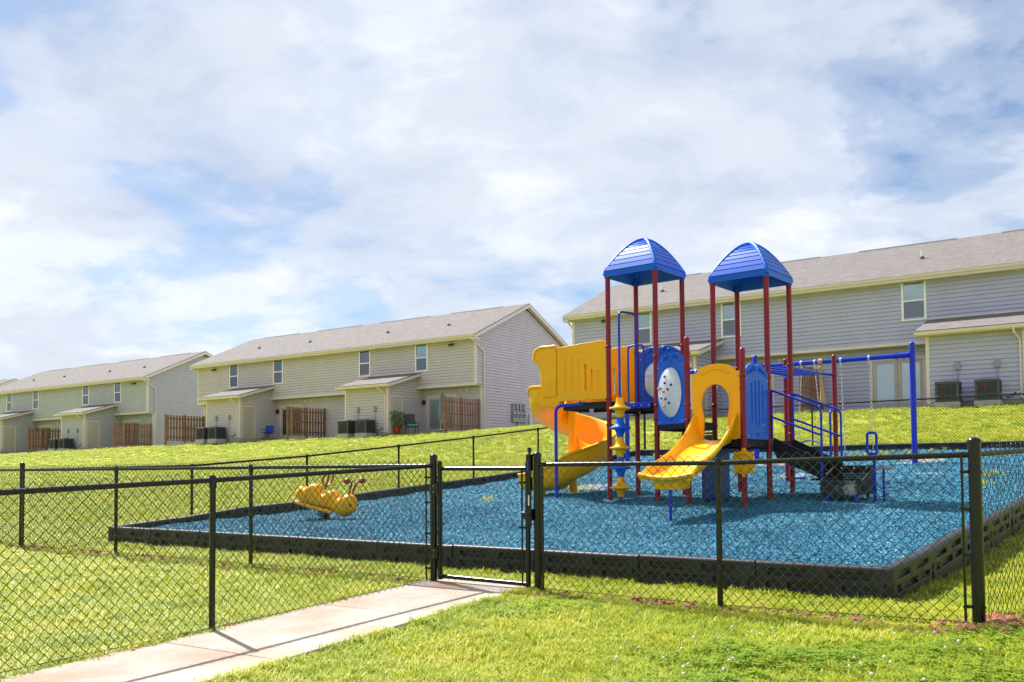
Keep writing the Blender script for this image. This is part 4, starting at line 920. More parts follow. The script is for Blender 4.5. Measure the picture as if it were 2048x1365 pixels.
# decks
def deck(poly, z, name='deck'):
    b = MB(); n = len(poly); vs = [(x, y, z - .05) for x, y in poly] + [(x, y, z) for x, y in poly]
    b.add(vs, [tuple(reversed(range(n))), tuple(range(n, 2 * n))] + [(i, (i + 1) % n, n + (i + 1) % n, n + i) for i in range(n)])
    o = b.build(name, black_deck, PS, bevel=.012)
    k = MB(); m = len(poly)                                # punched edge skirt
    for i in range(m):
        a = Vector((*poly[i], 0)); c = Vector((*poly[(i + 1) % m], 0)); e = (c - a).normalized(); a += e * .07; c -= e * .07
        k.box(((a.x + c.x) / 2, (a.y + c.y) / 2, z - .085), ((c - a).length, .02, .085), rz=math.atan2(e.y, e.x))
    tag(k.build('deck_skirt', black_deck, o), kind='stuff'); return o
deck([PA, PB, PC, PD], D1); deck([A2, B2, C2, D2], DK2); deck([E1, F1, B2, A2], DK2 - .004)
deck([PB, E1, A2], 1.30); deck([PB, A2, PC], 1.30 - .004)
deck([(-S - 1.05, .0), (-S, .0), (-S, S), (-S - 1.05, S)], 1.74, 'slide_deck')
# roofs
def roof(cx, cy, z):
    h = S / 2 + .058; n = 9; H = .70
    def prof(t): return h * (1 - t), .10 + (H - .10) * (1 - (1 - t) ** 1.72)
    body = MB(); rs = []
    for zz, r in ((0, h), (.10, h - .006)): rs.append((r, zz))
    for i in range(n):                                     # overlapping horizontal ribs
        t0, t1 = i / n * .93, (i + 1) / n * .93; r0, z0 = prof(t0); r1, z1 = prof(t1)
        rs += [(r0 - .010, z0), (r0 + .004, z0 + .012), (r1 + .020, z1 - .006)]
    rs += [(.05, H - .005), (.005, H)]
    rings = []
    for r, zz in rs:
        c = min(.05, r * .3); rings.append([(cx + x, cy + y, z + zz) for x, y in ((-r + c, -r), (r - c, -r), (r, -r + c), (r, r - c), (r - c, r), (-r + c, r), (-r, r - c), (-r, -r + c))])
    inner = []
    for r, zz in ((.03, H - .06), (h * .5, H * .62), (h - .03, .06), (h - .02, 0.004)): inner.append([(cx + x, cy + y, z + zz) for x, y in ((-r * .9, -r), (r * .9, -r), (r, -r * .9), (r, r * .9), (r * .9, r), (-r * .9, r), (-r, r * .9), (-r, -r * .9))])
    body.rings(rings, cap=False); body.rings(inner, cap=False); n8 = 8; o = len(rings) * 8
    for k in range(8): body.f.append((k, (k + 1) % 8, len(rings) * 8 + (len(inner) - 1) * 8 + (k + 1) % 8, len(rings) * 8 + (len(inner) - 1) * 8 + k))
    body.f.append(tuple((len(rings) - 1) * 8 + k for k in range(8))); body.f.append(tuple(len(rings) * 8 + k for k in range(8)))
    ro = body.build('tower_roof', blue_p, PS, 30)
    for sx in (-1, 1):
        for sy in (-1, 1):
            pts = [(cx + sx * (h - .02), cy + sy * (h - .02), z + .03)]
            for i in range(13): t = i / 12 * .96; r, zz = prof(t); pts.append((cx + sx * (r - .03 * (1 - t)), cy + sy * (r - .03 * (1 - t)), z + zz + .004))
            pts.append((cx, cy, z + H + .012)); MB().tube(pts, [.034] + [.036] * 12 + [.034, .03], 8).build('hip_rib', blue_p, ro, 60)
            MB().lathe([(.062, -.03), (.055, .10), (.03, .14)], 12, (cx + sx * S / 2, cy + sy * S / 2, z + .02)).build('post_socket', blue_p, ro, 50)
roof(-S / 2, S / 2, 3.98); roof((A2[0] + B2[0]) / 2, (A2[1] + D2[1]) / 2, 3.73)
# panels: built flat (x across, z up), then placed between two posts
def place(o, p0, p1, z=0, off=0.):
    a = math.atan2(p1[1] - p0[1], p1[0] - p0[0]); o.rotation_euler = (0, 0, a); o.location = (p0[0] - math.sin(a) * off, p0[1] + math.cos(a) * off, z)
def humps(w, z1, hp_, n=12):                               # two rounded humps meeting in a notch, returned right to left
    out = []
    for k in range(2 * n + 1):
        t = k / (2 * n); x = w * (1 - t); u = abs(2 * t - 1); out.append((x, z1 + hp_ * math.sin(min(1, (1 - u) / .92) * math.pi * .62 + .0) - (hp_ * .22 if abs(t - .5) < .02 else 0)))
    return out
def bubble_panel(p0, p1, z0, z1, rx, rz, cz, balls, inset=.05):
    d = math.dist(p0, p1); w = d - 2 * inset
    outl = [(0.0, z0), (w, z0)] + humps(w, z1, .13)
    me = cut(MB().prism(outl, -.022, .022), MB().prism(ellipse(w / 2, cz, rx, rz), -.1, .1), 'window_panel')
    shade(me, 30); a = math.atan2(p1[1] - p0[1], p1[0] - p0[0])
    o = link('window_panel', me, blue_p, PS); place(o, (p0[0] + math.cos(a) * inset, p0[1] + math.sin(a) * inset), p1)
    md = o.modifiers.new('bevel', 'BEVEL'); md.width = .007; md.segments = 2; md.limit_method = 'ANGLE'
    ring = [(x, -.022, z) for x, z in ellipse(w / 2, cz, rx + .006, rz + .006, 36)]; MB().tube(ring, .012, 8, True).build('window_ring', blue_p, o, 60)
    rr = []
    for t in (0, .35, .65, .85, .97): k = math.sqrt(max(0, 1 - t * t)); rr.append([(w / 2 + (x - w / 2) * k, -.02 - .13 * t, cz + (z - cz) * k) for x, z in ellipse(w / 2, cz, rx, rz, 36)])
    MB().rings(rr).build('bubble_window', bubble, o, 80)
    for bx, bz, r in ((.16, -.02, .022), (.27, .045, .034), (.37, .075, .045), (.62, .075, .045), (.74, .045, .034), (.85, -.02, .022), (.5, -.005, .026)):
        MB().sphere((w * bx, -.02, z1 + bz), r, 12, 6).build('dome', blue_p, o, 80)
    MB().sphere((w / 2, -.02, z0 + .09), .035, 12, 6).build('dome', blue_p, o, 80)
    for bx, bz in ((.08, z0 + .05), (.92, z0 + .05), (.06, z1 - .1), (.94, z1 - .1)): MB().lathe([(.012, 0), (.009, .008)], 8, (w * bx, -.022, bz), Matrix.Rotation(q, 3, 'X')).build('bolt', bolt_m, o)
    cols = [mat('ball_red', (.5, .02, .02), .3), mat('ball_blue', (.01, .05, .4), .3), mat('ball_orange', (.7, .18, .01), .3), mat('ball_green', (.02, .3, .08), .3)]
    rr = random.Random(5)
    for i, (bx, bz) in enumerate(((-.05, .62), (.03, .36), (-.63, .16), (-.35, .17), (.30, .09), (.52, .26), (-.04, .02), (-.30, -.22), (.09, -.27), (.33, -.43), (-.1, -.55))[:balls]):
        MB().sphere((w / 2 + rx * bx, -.025 - .13 * math.sqrt(max(0, 1 - bx * bx - bz * bz)), cz + rz * bz), .024, 8, 5).build('game_ball', cols[i % 4], o, 80)
    return o
bubble_panel(PB, E1, 1.26, 2.34, .31, .43, 1.80, 13)
bubble_panel(PD, PC, D1 + .01, 2.66, .33, .36, 2.16, 0)
def slat_panel(p0, p1, z0, z1):
    d = math.dist(p0, p1); inset = .05; w = d - 2 * inset; outl = [(0, z0), (w, z0)] + humps(w, z1 - .13, .14)
    c = MB()
    for k, dz in enumerate((.10, .0, .0, .10)): c.prism(capsule(w * (.26 + .16 * k), z0 + .22 + dz * .6, z1 - .27 - dz * .5, .052, 0, 0), -.06, -.008)
    me = cut(MB().prism(outl, -.024, .024), c, 'slat_panel'); shade(me, 30)
    a = math.atan2(p1[1] - p0[1], p1[0] - p0[0]); o = link('slat_panel', me, blue_p, PS); place(o, (p0[0] + math.cos(a) * inset, p0[1] + math.sin(a) * inset), p1)
    md = o.modifiers.new('bevel', 'BEVEL'); md.width = .006; md.segments = 2; md.limit_method = 'ANGLE'
    for bx, bz, r in ((.12, -.16, .025), (.24, -.12, .036), (.36, -.08, .045), (.64, -.08, .045), (.76, -.12, .036), (.88, -.16, .025)): MB().sphere((w * bx, -.022, z1 + bz), r, 12, 6).build('dome', blue_p, o, 80)
    MB().sphere((w / 2, -.022, z0 + .09), .03, 12, 6).build('dome', blue_p, o, 80)
    for bx, bz in ((.08, z0 + .05), (.92, z0 + .05), (.06, z1 - .26), (.94, z1 - .26), (.75, z0 + .24)): MB().lathe([(.013, 0), (.010, .008)], 8, (w * bx, -.024, bz), Matrix.Rotation(q, 3, 'X')).build('bolt', bolt_m, o)
slat_panel(F1, B2, DK2 - .01, 2.20)
# blue panel below the slide deck, its shade painted into the colour
MB().prism([(.05, -.05), (1.05, -.05), (1.05, .86), (.05, .86)], -.02, .02).build('crawl_panel', blue_shaded, PS, bevel=.02, rot=(0, 0, q), loc=(E1[0] + .12, E1[1] + .2, .03))
# ---- short wave slide
def wave_slide():
    cx = (E1[0] + F1[0]) / 2 + .03; y0 = E1[1]; w = .435
    # arch hood
    W = S - .13; z0, zs, zt = DK2 + .0, 2.06, 2.20; x0 = -W / 2
    outl = [(-W / 2, z0), (W / 2, z0), (W / 2, zs)]
    for k in range(11): t = k / 10; a = math.pi * (1 - 0) * t; outl.append((W / 2 * .80 * math.cos(a), zs + .0 + (zt - zs) * math.sin(a)))
    outl.append((-W / 2, zs))
    hole = [(-.235, z0 - .1), (.235, z0 - .1), (.225, z0 + .22), (.215, z0 + .32), (.24, z0 + .44)]
    for k in range(13): a = math.pi * k / 12; hole.append((.265 * math.cos(a), z0 + .56 + .34 * math.sin(a)))
    hole += [(-.24, z0 + .44), (-.215, z0 + .32), (-.225, z0 + .22)]
    me = cut(MB().prism(outl, -.03, .03), MB().prism(hole, -.1, .1), 'slide_hood'); shade(me, 30)
    o = link('slide_hood', me, yellow, PS); o.location = (cx, y0 - .0, 0); md = o.modifiers.new('bevel', 'BEVEL'); md.width = .014; md.segments = 3; md.limit_method = 'ANGLE'
    rim = [(x, -.03, z) for x, z in hole[2:-1]]; MB().tube(rim, .018, 8).build('hood_rim', yellow, o, 60)
    MB().tube([(-.24, -.03, zs - .02), (-.1, -.033, zs + .05), (0, -.034, zs + .065), (.1, -.033, zs + .05), (.24, -.03, zs - .02)], .022, 8).build('hood_emboss', yellow, o, 60)
    for x, z in ((-.37, 1.98), (.37, 1.98), (-.37, 1.1), (.37, 1.1)): MB().lathe([(.014, 0), (.01, .009)], 8, (x, -.03, z), Matrix.Rotation(q, 3, 'X')).build('bolt', bolt_m, o)
    # chute: cross-sections along the run
    L = 1.67; n = 34; rings = []
    for i in range(n + 1):
        t = i / n; y = -.02 - L * t
        z = DK2 - .02 - .62 * (t - .075 * math.sin(2 * math.pi * t * 1.05)) ** 1.0
        if t > .8: z = max(z, DK2 - .02 - .60 + .0 * t)
        z = max(z, .37 + .02 * max(0, (t - .85)) * 4)
        side = .16 + .24 * math.exp(-(t / .13) ** 2) + .05 * math.sin(t * 9.5 + .4) * (1 - t)
        side *= 1 if t < .86 else max(.12, 1 - ((t - .86) / .14) ** 1.6 * .85)
        ww = w * (.80 + .12 * t + .10 * max(0, (t - .7)) ** 1.0 * 1.0); drop = .05 if t > .1 else .02
        sec = [(-ww - .03, side - .05), (-ww - .035, side - .01), (-ww - .015, side + .012), (-ww + .015, side + .0), (-ww + .055, side * .45), (-ww * .72, .035), (-ww * .35, .004), (0, 0), (ww * .35, .004), (ww * .72, .035), (ww - .055, side * .45), (ww - .015, side), (ww + .015, side + .012), (ww + .035, side - .01), (ww + .03, side - .05),
               (ww + .0, side - .06), (ww - .03, side * .4 - .05), (ww * .7, -.04), (0, -.045), (-ww * .7, -.04), (-ww + .03, side * .4 - .05), (-ww, side - .06)]
        rings.append([(x, y, z + zz) for x, zz in sec])
    ch = MB().rings(rings).build('slide_chute', yellow, PS, 50, loc=(cx, y0, 0))
    MB().tube([(-w - .02, -.02 - L, .43), (-w * .5, -.02 - L - .02, .385), (0, -.02 - L - .02, .37), (w * .5, -.02 - L - .02, .385), (w + .02, -.02 - L, .43)], .035, 10).build('exit_lip', yellow, ch, 60)
    bx = MB(); bx.rings([[(-.26, y, z), (.26, y, z), (.22, y * 1 + .02, z2), (-.22, y + .02, z2)] for y, z, z2 in ((-L + .02, .37, .20), (-L + .30, .40, .22))]); bx.build('exit_foot', yellow, ch, bevel=.02)
    MB().tube([(0, -L + .12, -.4), (0, -L + .12, .25)], .024, 8).build('exit_leg', blue_t, ch, 50)
    for x in (-.36, .36):
        for zz in (1.06, 1.18): MB().lathe([(.013, 0), (.01, .008)], 8, (x, -.07, zz), Matrix.Rotation(q, 3, 'X')).build('bolt', bolt_m, ch)
wave_slide()
# ---- spiral slide
def spiral():
    cx, cy = -2.52, 1.04; sp = MB()
    col = MB().lathe([(.085, -.3), (.085, 1.95)], 16, (cx, cy, 0)).build('spiral_column', yellow, PS, 50)
    n = 72; rings = []
    for i in range(n + 1):
        t = i / n
        if t < .87:
            u = t / .87; ang = -q - u * 2 * math.pi * .99; z = 1.72 - 1.56 * u ** 1.2; rad = Vector((math.cos(ang), math.sin(ang), 0)); org = Vector((cx, cy, z)); sh = 0
        else:
            u = (t - .87) / .13; ang = -q - 2 * math.pi * .99; rad = Vector((math.cos(ang), math.sin(ang), 0)); tan = Vector((math.sin(ang), -math.cos(ang), 0)); org = Vector((cx, cy, .16 - .05 * u + .02 * u * u)) + tan * (.72 * u)
        ho = .50 if t < .8 else .50 - .22 * min(1, (t - .8) / .18); ho *= min(1, .75 + t * 3)
        hi = .26 if t < .85 else .26 - .12 * min(1, (t - .85) / .12)
        sec = [(.86, ho - .03), (.90, ho - .02), (.905, ho + .015), (.875, ho + .03), (.84, ho + .01), (.815, ho * .55), (.74, .10), (.62, .02), (.48, 0), (.32, .03), (.20, .12), (.14, hi), (.10, hi + .01), (.09, hi - .03), (.12, .06), (.25, -.03), (.48, -.05), (.68, -.03), (.79, .05), (.845, ho * .5)]
        rings.append([org + rad * r + Vector((0, 0, zz)) for r, zz in sec])
    ch = MB().rings(rings).build('spiral_chute', yellow, PS, 60)
    for i0, i1 in ((14, 15), (30, 31), (46, 47), (60, 61)):
        pass
    MB().lathe([(.055, -.3), (.055, .42)], 12, (cx - .35, cy - .55, 0)).build('exit_leg', yellow, ch, 50)
    # side panels over the slide deck
    for y, nm in ((-.0, 1), (S, 0)):
        z0, z1 = 1.78, 2.80; w = 1.10
        outl = [(0, z0), (w, z0), (w, z1), (w - .08, z1 + .055), (0, z1 - .0)]
        c = MB()
        for k in range(6):
            hh = (0, .05, .10, .12, .10, .04)[k]; c.prism(capsule(.20 + .145 * k, z0 + .16, z0 + .52 + .14 * math.sin(k * .9 + .4) + .14, .05, 0, 0), -.1 if k in (3, 4) else -.06, .1 if k in (3, 4) else -.012)
        me = cut(MB().prism(outl, -.028, .028), c, 'side_panel'); shade(me, 30); o = link('side_panel', me, yellow, PS); o.location = (-S - w - .03, y - (.0 if nm else 0), 0)
        md = o.modifiers.new('bevel', 'BEVEL'); md.width = .012; md.segments = 3; md.limit_method = 'ANGLE'
        for k in range(4): MB().lathe([(.014, 0), (.01, .01)], 8, (.1 + k * .29, -.028, z0 + .05), Matrix.Rotation(q, 3, 'X')).build('bolt', bolt_m, o)
    # entrance hood: U-shaped shell at the top of the spiral
    for yy, sgn in ((.0, -1), (S, 1)):
        pts = []; h = MB(); rs = []
        for x, z, r, bl in ((-2.14, 2.84, 0, 0), (-2.30, 2.86, 0, 0), (-2.44, 2.85, 0, .0), (-2.54, 2.80, .0, 0)): pts.append((x, z))
        outl = [(-2.12, 1.86), (-2.46, 1.86), (-2.50, 2.30), (-2.52, 2.46), (-2.60, 2.52), (-2.66, 2.60), (-2.66, 2.74), (-2.60, 2.82), (-2.46, 2.86), (-2.12, 2.85)]
        h.prism(outl, yy - .05, yy + .05); ho = h.build('slide_hood', yellow, PS, 30, bevel=.03)
        MB().tube([(-2.13, yy + sgn * .05, 2.83), (-2.46, yy + sgn * .05, 2.835), (-2.58, yy + sgn * .05, 2.80), (-2.635, yy + sgn * .05, 2.72), (-2.635, yy + sgn * .05, 2.62)], .028, 8).build('hood_rim', yellow, ho, 60)
        for k in range(4): MB().lathe([(.014, 0), (.01, .01)], 8, (-2.15, yy - .05, 1.95 + k * .27), Matrix.Rotation(q, 3, 'X')).build('bolt', bolt_m, ho)
    # curved front apron joining the hood to the spiral
    MB().bb(-2.5, -2.06, -.03, .03, 1.70, 1.88).build('slide_apron', yellow, PS, bevel=.01)
    MB().tube(fillet([(-2.12, -.06, -.45), (-2.12, -.06, 1.70), (-1.55, .02, 1.70)], .14), .032, 10).build('deck_support', blue_t, PS, 60)
spiral()
# ---- spool climber with tall hand loop
def climber():
    x, y = -.52, -.36; z = .03
    for k in range(5):
        m = yellow if k % 2 == 0 else blue_p; z0 = .03 + k * .345
        pr = [(.06, 0), (.062, .05), (.085, .10), (.10, .125), (.18, .14), (.19, .155), (.18, .175), (.12, .185), (.085, .22), (.066, .28), (.06, .343)]
        MB().lathe(pr, 20, (x, y, z0)).build('spool_step', m, PS, 40)
    MB().tube(fillet([(x, y, -.4), (x, y, 3.26), (-.42, .04, 3.26), (-.42, .04, D1 - .1)], .10), .021, 10).build('climbing_pole', blue_t, PS, 60)
    MB().tube(fillet([(-.60, .06, D1 - .1), (-.60, .06, 2.70), (-.28, .06, 2.70), (-.28, .06, D1 - .1)], .08), .019, 10).build('hand_loop', blue_t, PS, 60)
    b = MB().bb(-.62, -.08, -.075, -.03, D1 - .09, D1 + .01).build('bracket', blue_t, PS, bevel=.008)
    for k in range(4): MB().sphere((-.56 + k * .15, -.076, D1 - .04), .014, 8, 4).build('bolt', bolt_m, b)
climber()
# ---- overhead ladder
for sx, x in ((1, B2[0] - .17), (-1, A2[0] + .17)):
    xe = B2[0] if sx > 0 else A2[0]
    MB().tube(fillet([(xe, 1.66, 2.32), (x, 1.80, 2.32), (x, 3.55, 2.32), (xe, 3.72, 2.30)], .12), .024, 10).build('ladder_rail', blue_t, PS, 60)
for k in range(6): MB().tube([(A2[0] + .17, 1.98 + k * .29, 2.32), (B2[0] - .17, 1.98 + k * .29, 2.32)], .017, 8).build('rung', blue_t, PS, 60)
MB().tube(fillet([(H1[0], H1[1] - .05, 1.62), (H1[0], H1[1] - .28, 1.60), (H1[0], H1[1] - .28, .1)], .1), .022, 10).build('grab_bar', blue_t, PS, 60)
MB().tube([(G1[0] + .04, G1[1], .3), (G1[0] + .4, G1[1] - .1, .3)], .02, 8).build('foot_bar', blue_t, PS, 60)
# ---- transfer steps with handrails
for y in (B2[1], C2[1] - .06):
    x0 = B2[0] + .05; x1 = B2[0] + .88
    r = MB().tube(fillet([(x0, y, 1.80), (x1, y, 1.47), (x1, y, .10)], .09), .019, 8); r.tube([(x0, y, 1.36), (x1, y, 1.03)], .018, 8)
    r.tube([(x0 + .01, y, .98), (x0 + .01, y, 1.80)], .018, 8); r.build('handrail', blue_t, PS, 60)
def steps():
    x0, x1 = B2[0] + .06, B2[0] + .92
    for y in (B2[1] + .05, C2[1] - .12):
        MB().prism([(x0, DK2 + .04), (x0, DK2 - .20), (x0 + .06, DK2 - .32), (x1 - .10, .34), (x1, .34), (x1, .60)], y - .012, y + .012).build('stringer', black_deck, PS, bevel=.006)
    for k in range(3):
        z = DK2 - .22 * (k + 1) + .02; xa = x0 + .02 + k * .29
        MB().bb(xa, xa + .32, B2[1] + .06, C2[1] - .13, z - .035, z).build('step_tread', black_deck, PS, bevel=.01)
    # perforated landing
    bx0, bx1, by0, by1 = 2.66, 3.30, .48, 1.12
    def perf(w, h, rows, cols, zz0):
        c = MB()
        for r in range(rows):
            for k in range(cols): c.box((.07 + (w - .14) * k / (cols - 1), 0, zz0 + r * .036), (.016, .2, .016))
        return c
    me = cut(MB().bb(0, bx1 - bx0, -.01, .01, .09, .31), perf(bx1 - bx0, .22, 4, 15, .15), 'landing_front')
    dust = bpy.data.materials.new('scuffed_black_plate'); dust.use_nodes = True; N = dust.node_tree.nodes; L = dust.node_tree.links; b = N['Principled BSDF']; b.inputs['Roughness'].default_value = .6
    tc = N.new('ShaderNodeTexCoord'); nz = N.new('ShaderNodeTexNoise'); nz.inputs['Scale'].default_value = 9; nz.inputs['Detail'].default_value = 8; nz.inputs['Roughness'].default_value = .75; L.new(tc.outputs['Object'], nz.inputs['Vector'])
    vd = N.new('ShaderNodeVectorMath'); vd.operation = 'DISTANCE'; L.new(tc.outputs['Object'], vd.inputs[0]); vd.inputs[1].default_value = (.47, 0, .17)
    ma = N.new('ShaderNodeMath'); ma.operation = 'MULTIPLY_ADD'; L.new(vd.outputs['Value'], ma.inputs[0]); ma.inputs[1].default_value = -1.6; L.new(nz.outputs['Fac'], ma.inputs[2])
    rp = N.new('ShaderNodeValToRGB'); rp.color_ramp.elements[0].position = .30; rp.color_ramp.elements[1].position = .42; rp.color_ramp.elements[0].color = (.02, .02, .022, 1); rp.color_ramp.elements[1].color = (.34, .34, .33, 1); L.new(ma.outputs[0], rp.inputs[0]); L.new(rp.outputs[0], b.inputs['Base Color'])
    o = link('landing_front', me, dust, PS); o.location = (bx0, by0, 0)
    me = cut(MB().bb(0, bx1 - bx0, -.01, .01, .25, .54), perf(bx1 - bx0, .2, 3, 15, .34), 'landing_back'); o = link('landing_back', me, black_deck, PS); o.location = (bx0, by1, 0)
    for k in range(3): MB().sphere((.12 + k * .2, -.012, .50), .018, 8, 4).build('bolt', bolt_m, o)
    MB().bb(bx0, bx1, by0, by1, .25, .28).build('landing_tread', black_deck, PS)
    for x in (bx0, bx1): MB().add([(x - .01, by0, .09), (x - .01, by1, .09), (x - .01, by1, .54), (x - .01, by0, .31), (x + .01, by0, .09), (x + .01, by1, .09), (x + .01, by1, .54), (x + .01, by0, .31)], [(0, 1, 2, 3), (7, 6, 5, 4), (0, 4, 5, 1), (1, 5, 6, 2), (2, 6, 7, 3), (3, 7, 4, 0)]).build('landing_side', black_deck, PS)
    for x, y in ((bx0 + .1, by0 + .04), (bx1 - .1, by0 + .04), (bx0 + .1, by1 - .04), (bx1 - .1, by1 - .04)): MB().tube([(x, y, -.4), (x, y, .26)], .026, 8).build('landing_leg', blue_t, PS, 60)
    hx, hy = bx1 + .10, .78
    MB().tube([(hx, hy, -.4), (hx, hy, .74)], .026, 8).tube(fillet([(hx - .02, hy, .72), (hx - .10, hy, .72), (hx - .10, hy, 1.05), (hx + .04, hy, 1.05), (hx + .04, hy, .72), (hx - .02, hy, .72)], .05), .021, 10).build('hand_loop', blue_t, PS, 60)
    MB().bb(hx + .02, hx + .20, hy - .02, hy + .30, .47, .53).build('resting_step', grey_m, PS, bevel=.01); MB().tube([(hx + .1, hy + .12, -.4), (hx + .1, hy + .12, .48)], .02, 8).build('landing_leg', blue_t, PS, 60)
steps()
# ---- yellow cog wheel on the front post
def cog():
    pts = []; n = 64
    for k in range(n):
        a = 2 * math.pi * k / n; r = .185 + (.045 if (k % 8) in (0, 1, 7) else 0) ; pts.append((r * math.cos(a), r * math.sin(a)))
    w = MB().prism(pts, -.02, .02).build('cog_wheel', yellow, PS, bevel=.006, loc=(F1[0] + .03, F1[1] - .075, .60))
    MB().tube([(.14 * math.cos(2 * math.pi * k / 24), -.022, .14 * math.sin(2 * math.pi * k / 24)) for k in range(24)], .012, 6, True).build('cog_ring', yellow, w, 60)
    MB().lathe([(.04, 0), (.035, .02), (.02, .03)], 12, (0, -.02, 0), Matrix.Rotation(q, 3, 'X')).build('cog_hub', yellow, w, 40)
cog()
# ------------------------------------------------------------------ swings
SWA = np.array((.793, -.609)); SW0 = np.array((9.11, 20.37)); SWZ = 1.27; BH = 2.45
SWY = math.atan2(SWA[1], SWA[0])
SW = thing('swing_set', 'tall blue two bay swing frame with three posts behind the play structure', 'swing set', (SW0[0], SW0[1], SWZ), SWY)
SP = 3.73
for k in range(3): MB().lathe([(.064, -.5), (.064, 2.69), (.058, 2.72), (.035, 2.745), (.001, 2.75)], 18, (-SP * k, 0, 0)).build('post', blue_t, SW, 50)
for k in range(2): MB().tube([(-SP * k - .06, 0, BH), (-SP * (k + 1) + .06, 0, BH)], .058, 14).build('beam', blue_t, SW, 60)
for k, s in ((0, -1), (1, 1), (1, -1), (2, 1)):
    MB().tube([(-SP * k + s * .06, 0, BH), (-SP * k + s * .42, 0, BH)], .068, 14).tube([(-SP * k + s * .18, 0, BH - .09), (-SP * k + s * .18, 0, BH + .09)], .014, 8).tube([(-SP * k + s * .34, 0, BH - .09), (-SP * k + s * .34, 0, BH + .09)], .014, 8).build('beam_sleeve', blue_t, SW, 50)
HX = [-.95, -1.60, -2.22, -2.55, -4.75, -5.35]
for x in HX:
    MB().lathe([(.063, -.025), (.07, -.02), (.07, .02), (.063, .025)], 14, (x, 0, BH), Matrix.Rotation(q, 3, 'Y')).bb(x - .02, x + .02, -.02, .02, BH - .14, BH - .06).build('swing_hanger', galv, SW, 50)
def chain(name_parent, p0, p1):
    p0 = Vector(p0); p1 = Vector(p1); d = p1 - p0; n = max(2, int(d.length / .05)); mb = MB(); e = d.normalized(); a = e.orthogonal().normalized(); b = e.cross(a)
    for k in range(n):
        c = p0 + d * ((k + .5) / n); s = a if k % 2 else b; ln = d.length / n * .62; pts = []
        for j in range(8): t = 2 * math.pi * j / 8; pts.append(c + e * (ln * math.sin(t)) + s * (.015 * math.cos(t)))
        mb.tube(pts, .0042, 4, True)
    return tag(mb.build('chain', galv, name_parent), kind='stuff')
def sw(x, y, z): return (SW0[0] + SWA[0] * x - SWA[1] * y, SW0[1] + SWA[1] * x + SWA[0] * y, SWZ + z)
t = thing('belt_swing', 'blue swing seat hanging low on two chains behind the handrails', 'swing', sw(-2.385, 0, BH - .14), SWY)
chain(t, (.165, 0, 0), (.30, .02, -1.78)); chain(t, (-.165, 0, 0), (-.28, -.02, -1.78))
MB().rings([[(x, -.09, z), (x, .09, z), (x, .09, z + .02), (x, -.09, z + .02)] for x, z in [(-.30 + .6 * k / 12, -1.86 + .10 * math.sin(math.pi * k / 12)) for k in range(13)]]).build('seat', blue_p, t, 40)
for i, (x, lab) in enumerate(((-.95, 'galvanised swing chain hanging without a seat, nearest the right swing post'), (-1.60, 'galvanised swing chain hanging without a seat, right of the maroon ladder post'))):
    t = thing('swing_chain', lab, 'chain', sw(x, 0, BH - .14), SWY, 'swing chains without a seat'); chain(t, (0, 0, 0), (.05, 0, -2.05))
    MB().tube([(.05 + .03 * math.cos(k), 0, -2.09 + .04 * math.sin(k)) for k in np.linspace(0, 6.28, 9)[:-1]], .007, 6, True).build('hook', galv, t)
t = thing('toddler_swing', 'black bucket toddler swing hanging in the left bay behind the bubble panel', 'swing', sw(-5.05, 0, BH - .14), SWY)
chain(t, (.30, 0, 0), (.16, 0, -1.50)); chain(t, (-.30, 0, 0), (-.16, 0, -1.50))
bk = MB(); rs = []
for z, r, w in ((-1.86, .10, .8), (-1.84, .145, .8), (-1.70, .16, .8), (-1.56, .165, .8), (-1.54, .15, .8), (-1.68, .13, .8), (-1.80, .09, .8)): rs.append([(r * math.cos(2 * math.pi * k / 16), r * w * math.sin(2 * math.pi * k / 16), z) for k in range(16)])
bk.rings(rs).build('bucket_seat', rubber, t, 50); MB().tube([(.17 * math.cos(a), .14 * math.sin(a), -1.49) for a in np.linspace(0, 6.28, 17)[:-1]], .022, 8, True).build('bucket_rim', rubber, t, 60)
# tan cloth tied over the beam
t = thing('tied_cloth', 'tan cloth strip knotted over the blue swing beam', 'cloth', sw(-2.08, 0, BH), SWY)
MB().lathe([(.062, -.055), (.078, -.045), (.082, 0), (.078, .045), (.062, .055)], 14, (0, 0, 0), Matrix.Rotation(q, 3, 'Y')).build('wrap', tan_rope, t, 50)
MB().sphere((.0, -.07, -.16), .055, 10, 7, 1.3).build('knot', tan_rope, t, 60)
rs = []
for z, x, wx, wy in ((-.1, 0, .05, .03), (-.25, .01, .055, .03), (-.45, .02, .045, .025), (-.62, .035, .04, .025), (-.80, .05, .055, .03), (-.95, .06, .075, .04), (-1.03, .065, .06, .035), (-1.06, .065, .02, .012)): rs.append([(x + wx * math.cos(2 * math.pi * k / 12), -.07 + wy * math.sin(2 * math.pi * k / 12), z) for k in range(12)])
MB().rings(rs).build('tail', tan_rope, t, 60)
